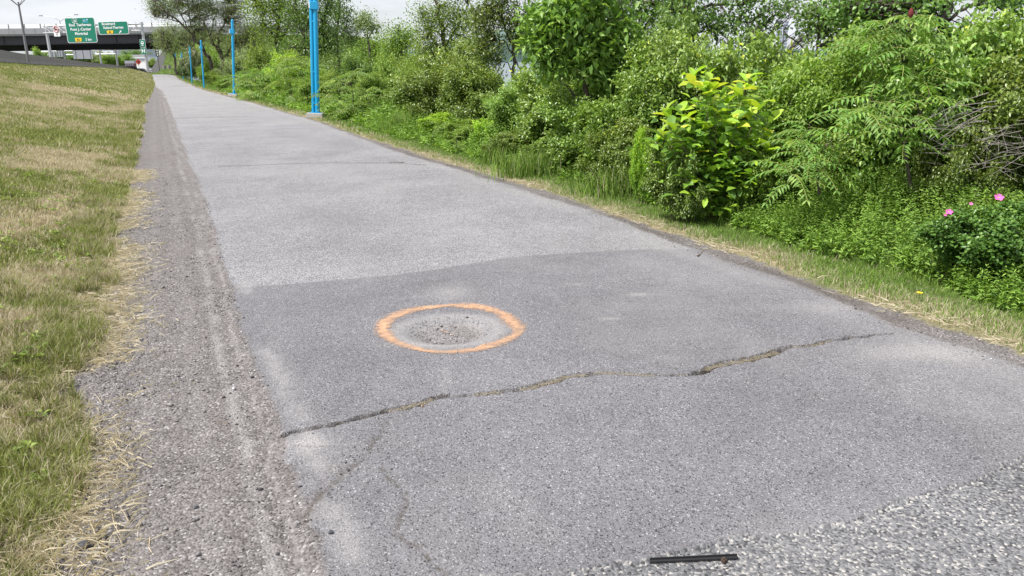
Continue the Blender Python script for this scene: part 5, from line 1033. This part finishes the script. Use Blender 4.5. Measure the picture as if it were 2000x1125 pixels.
# wild rose with pink blooms
b = base_for(1990, 5.55); fol, st, h, r = proto(('rose', 0)); o = thing('rose_bush', 'dark glossy wild rose bush with pink blooms near the right edge', 'rose bush', b); o.scale = (.95, .80, .50/h)
put('foliage', fol, M['rose_leaf'], o); put('stems', st, M['twig'], o)
M['pink'] = plain('pink_petal', (.72,.13,.42), .5, 0, .2, 40); M['stamen'] = plain('stamen_yellow', (.7,.5,.08), .6)
def bloom(px, py, s, ti):
    ti = Vector((-FW[0]*.75, -FW[1]*.75, .7+ti[0]*.3)).to_track_quat('Z', 'Y').to_euler(); w = Vector(at(px, py, 4.95)); f = MB(); loc = o.matrix_basis.inverted() @ w
    for k in range(5):
        a = 2*math.pi*k/5; ca, sa = math.cos(a), math.sin(a); P = []
        for (u, v, z) in ((0, 0, 0), (.5, .42, .22), (1, .34, .38), (1.08, 0, .34), (1, -.34, .38), (.5, -.42, .22)): P.append(((u*ca-v*sa)*s, (u*sa+v*ca)*s, z*s))
        f.add(P, [(0, 1, 2, 3), (0, 3, 4, 5)])
    fo = f.build('bloom', M['pink'], o, loc, ti); MB().tube([(0, 0, 0), (0, 0, s*.2)], [s*.22, s*.16], 8).build('stamens', M['stamen'], fo); return fo
bloom(1950, 386, .033, (-.5, .5, .2)); bloom(1853, 414, .026, (-.7, -.3, .9)); bloom(1846, 420, .012, (-.9, 0, 0)); bloom(1896, 398, .014, (-.4, .2, .5))
# dead twigs on the right
def deadbrush():
    rng = random.Random(5); segs = []; d = 6.7; b = Vector(base_for(1880, d)); o = thing('dead_brush', 'tangle of pale dead twigs inside the thicket on the right', 'dead branches', b)
    for i in range(46):
        p = Vector(at(rng.uniform(1790, 1995), rng.uniform(235, 345), d+rng.uniform(-.25, .3)))-b; a = rng.uniform(-.9, .5); L = rng.uniform(.25, .7); q = p+Vector((math.cos(a)*.8, -.3, -math.sin(a)*.55)).normalized()*L; m = p.lerp(q, .5)+Vector((rng.gauss(0, .03), rng.gauss(0, .03), .04)); segs += [(p, m, .0012, .002), (m, q, .002, .0028)]
        for k in range(3): c = p.lerp(m, rng.random()); segs.append((c, c+Vector((rng.gauss(0, .12), rng.gauss(0, .12), rng.gauss(.03, .1))), .0018, .001))
    V, Fc = tubes(segs, 4); put('twigs', mesh_np('twigs', V, Fc), M['greytwig'], o)
deadbrush()
# yellow dandelion and pale litter
g = ground_at(1793, 590); o = thing('dandelion', 'single yellow dandelion in the grass strip on the right', 'flower', g); MB().tube([(0, 0, 0), (.004, 0, .06)], .0015, 5).build('stalk', M['lush'], o); m = MB()
for k in range(16): a = 2*math.pi*k/16; m.add([(.004, 0, .062), (.004+.019*math.cos(a-.17), .019*math.sin(a-.17), .068), (.004+.021*math.cos(a), .021*math.sin(a), .066), (.004+.019*math.cos(a+.17), .019*math.sin(a+.17), .068)], [(0, 1, 2, 3)])
m.build('petals', plain('dandelion_yellow', (.85,.6,.02), .6), o)
# tall grass tufts at the foot of the hedge
def tufts():
    rng = np.random.default_rng(44)
    for px, py, wd, n, h, mt, lb in ((790,262,45,900,.55,'lush','tall fresh green grass tuft below the grey green shrubs near the bend'),(1230,385,75,1300,.42,'lush','tall lush grass tuft left of the lime green shrub'),(1060,345,90,1300,.42,'lush','tall lush grass tuft below the bright maple'),(1480,440,70,900,.32,'lush','grass tuft at the foot of the lime green shrub'),(980,322,40,500,.4,'lush','narrow grass tuft left of the long lush tuft')):
        c = hit(px, py, flat); dd = depth_of(c); r = wd*dd/F; X = c[0]+rng.normal(0, r*.5, n)*RT[0]+rng.normal(.25, .14, n)*FW[0]; Y = c[1]+rng.normal(0, r*.5, n)*RT[1]+rng.normal(.25, .14, n)*FW[1]
        V, Fc, A = blades(X, Y, h*rng.uniform(.5, 1.1, n), .010, rng.uniform(.1, .7, n), rng, (rng.random(n) < .05).astype(float), rng.random(n), 2, zbase); cz = float(zbase(c[0], c[1])); V = V-np.array([c[0], c[1], cz]); o = put('grass_tuft', mesh_np('grass_tuft', V, Fc, A), M[mt], None, (c[0], c[1], cz)); tag(o, lb, 'grass tuft', 'tall grass tufts at the foot of the hedge')
tufts()

def lawn_weeds():
    rng = np.random.default_rng(66); out = []
    X, Y = sample(rng, 900, -3.2, .2, 1.5, 13, lambda X, Y: visible(X, Y) & (X < vG(Y)-.02) & (fbm(X*1.3, Y*1.3, 2, 55) > .47)); n = len(X); k = np.repeat(np.arange(n), 9); m = len(k); a = rng.random(m)*6.283
    P = np.stack([X[k]+rng.normal(0, .02, m), Y[k]+rng.normal(0, .02, m), zfine(X, Y)[k]+.03+.03*rng.random(m)], 1); T = np.stack([np.cos(a), np.sin(a), rng.normal(.3, .2, m)], 1); N = rng.normal(0, .2, (m, 3))+[0, 0, 1.]
    V, Fc, tt = leaves(P, T, N, rng.uniform(.02, .05, m), rng.uniform(.012, .022, m), 'o', rng); tag(put('lawn_weeds', mesh_np('lawn_weeds', V, Fc, {'tint': tt}), M['weed']), 'small broad leaved weeds scattered in the embankment grass', 'weeds', kind='stuff')
lawn_weeds()
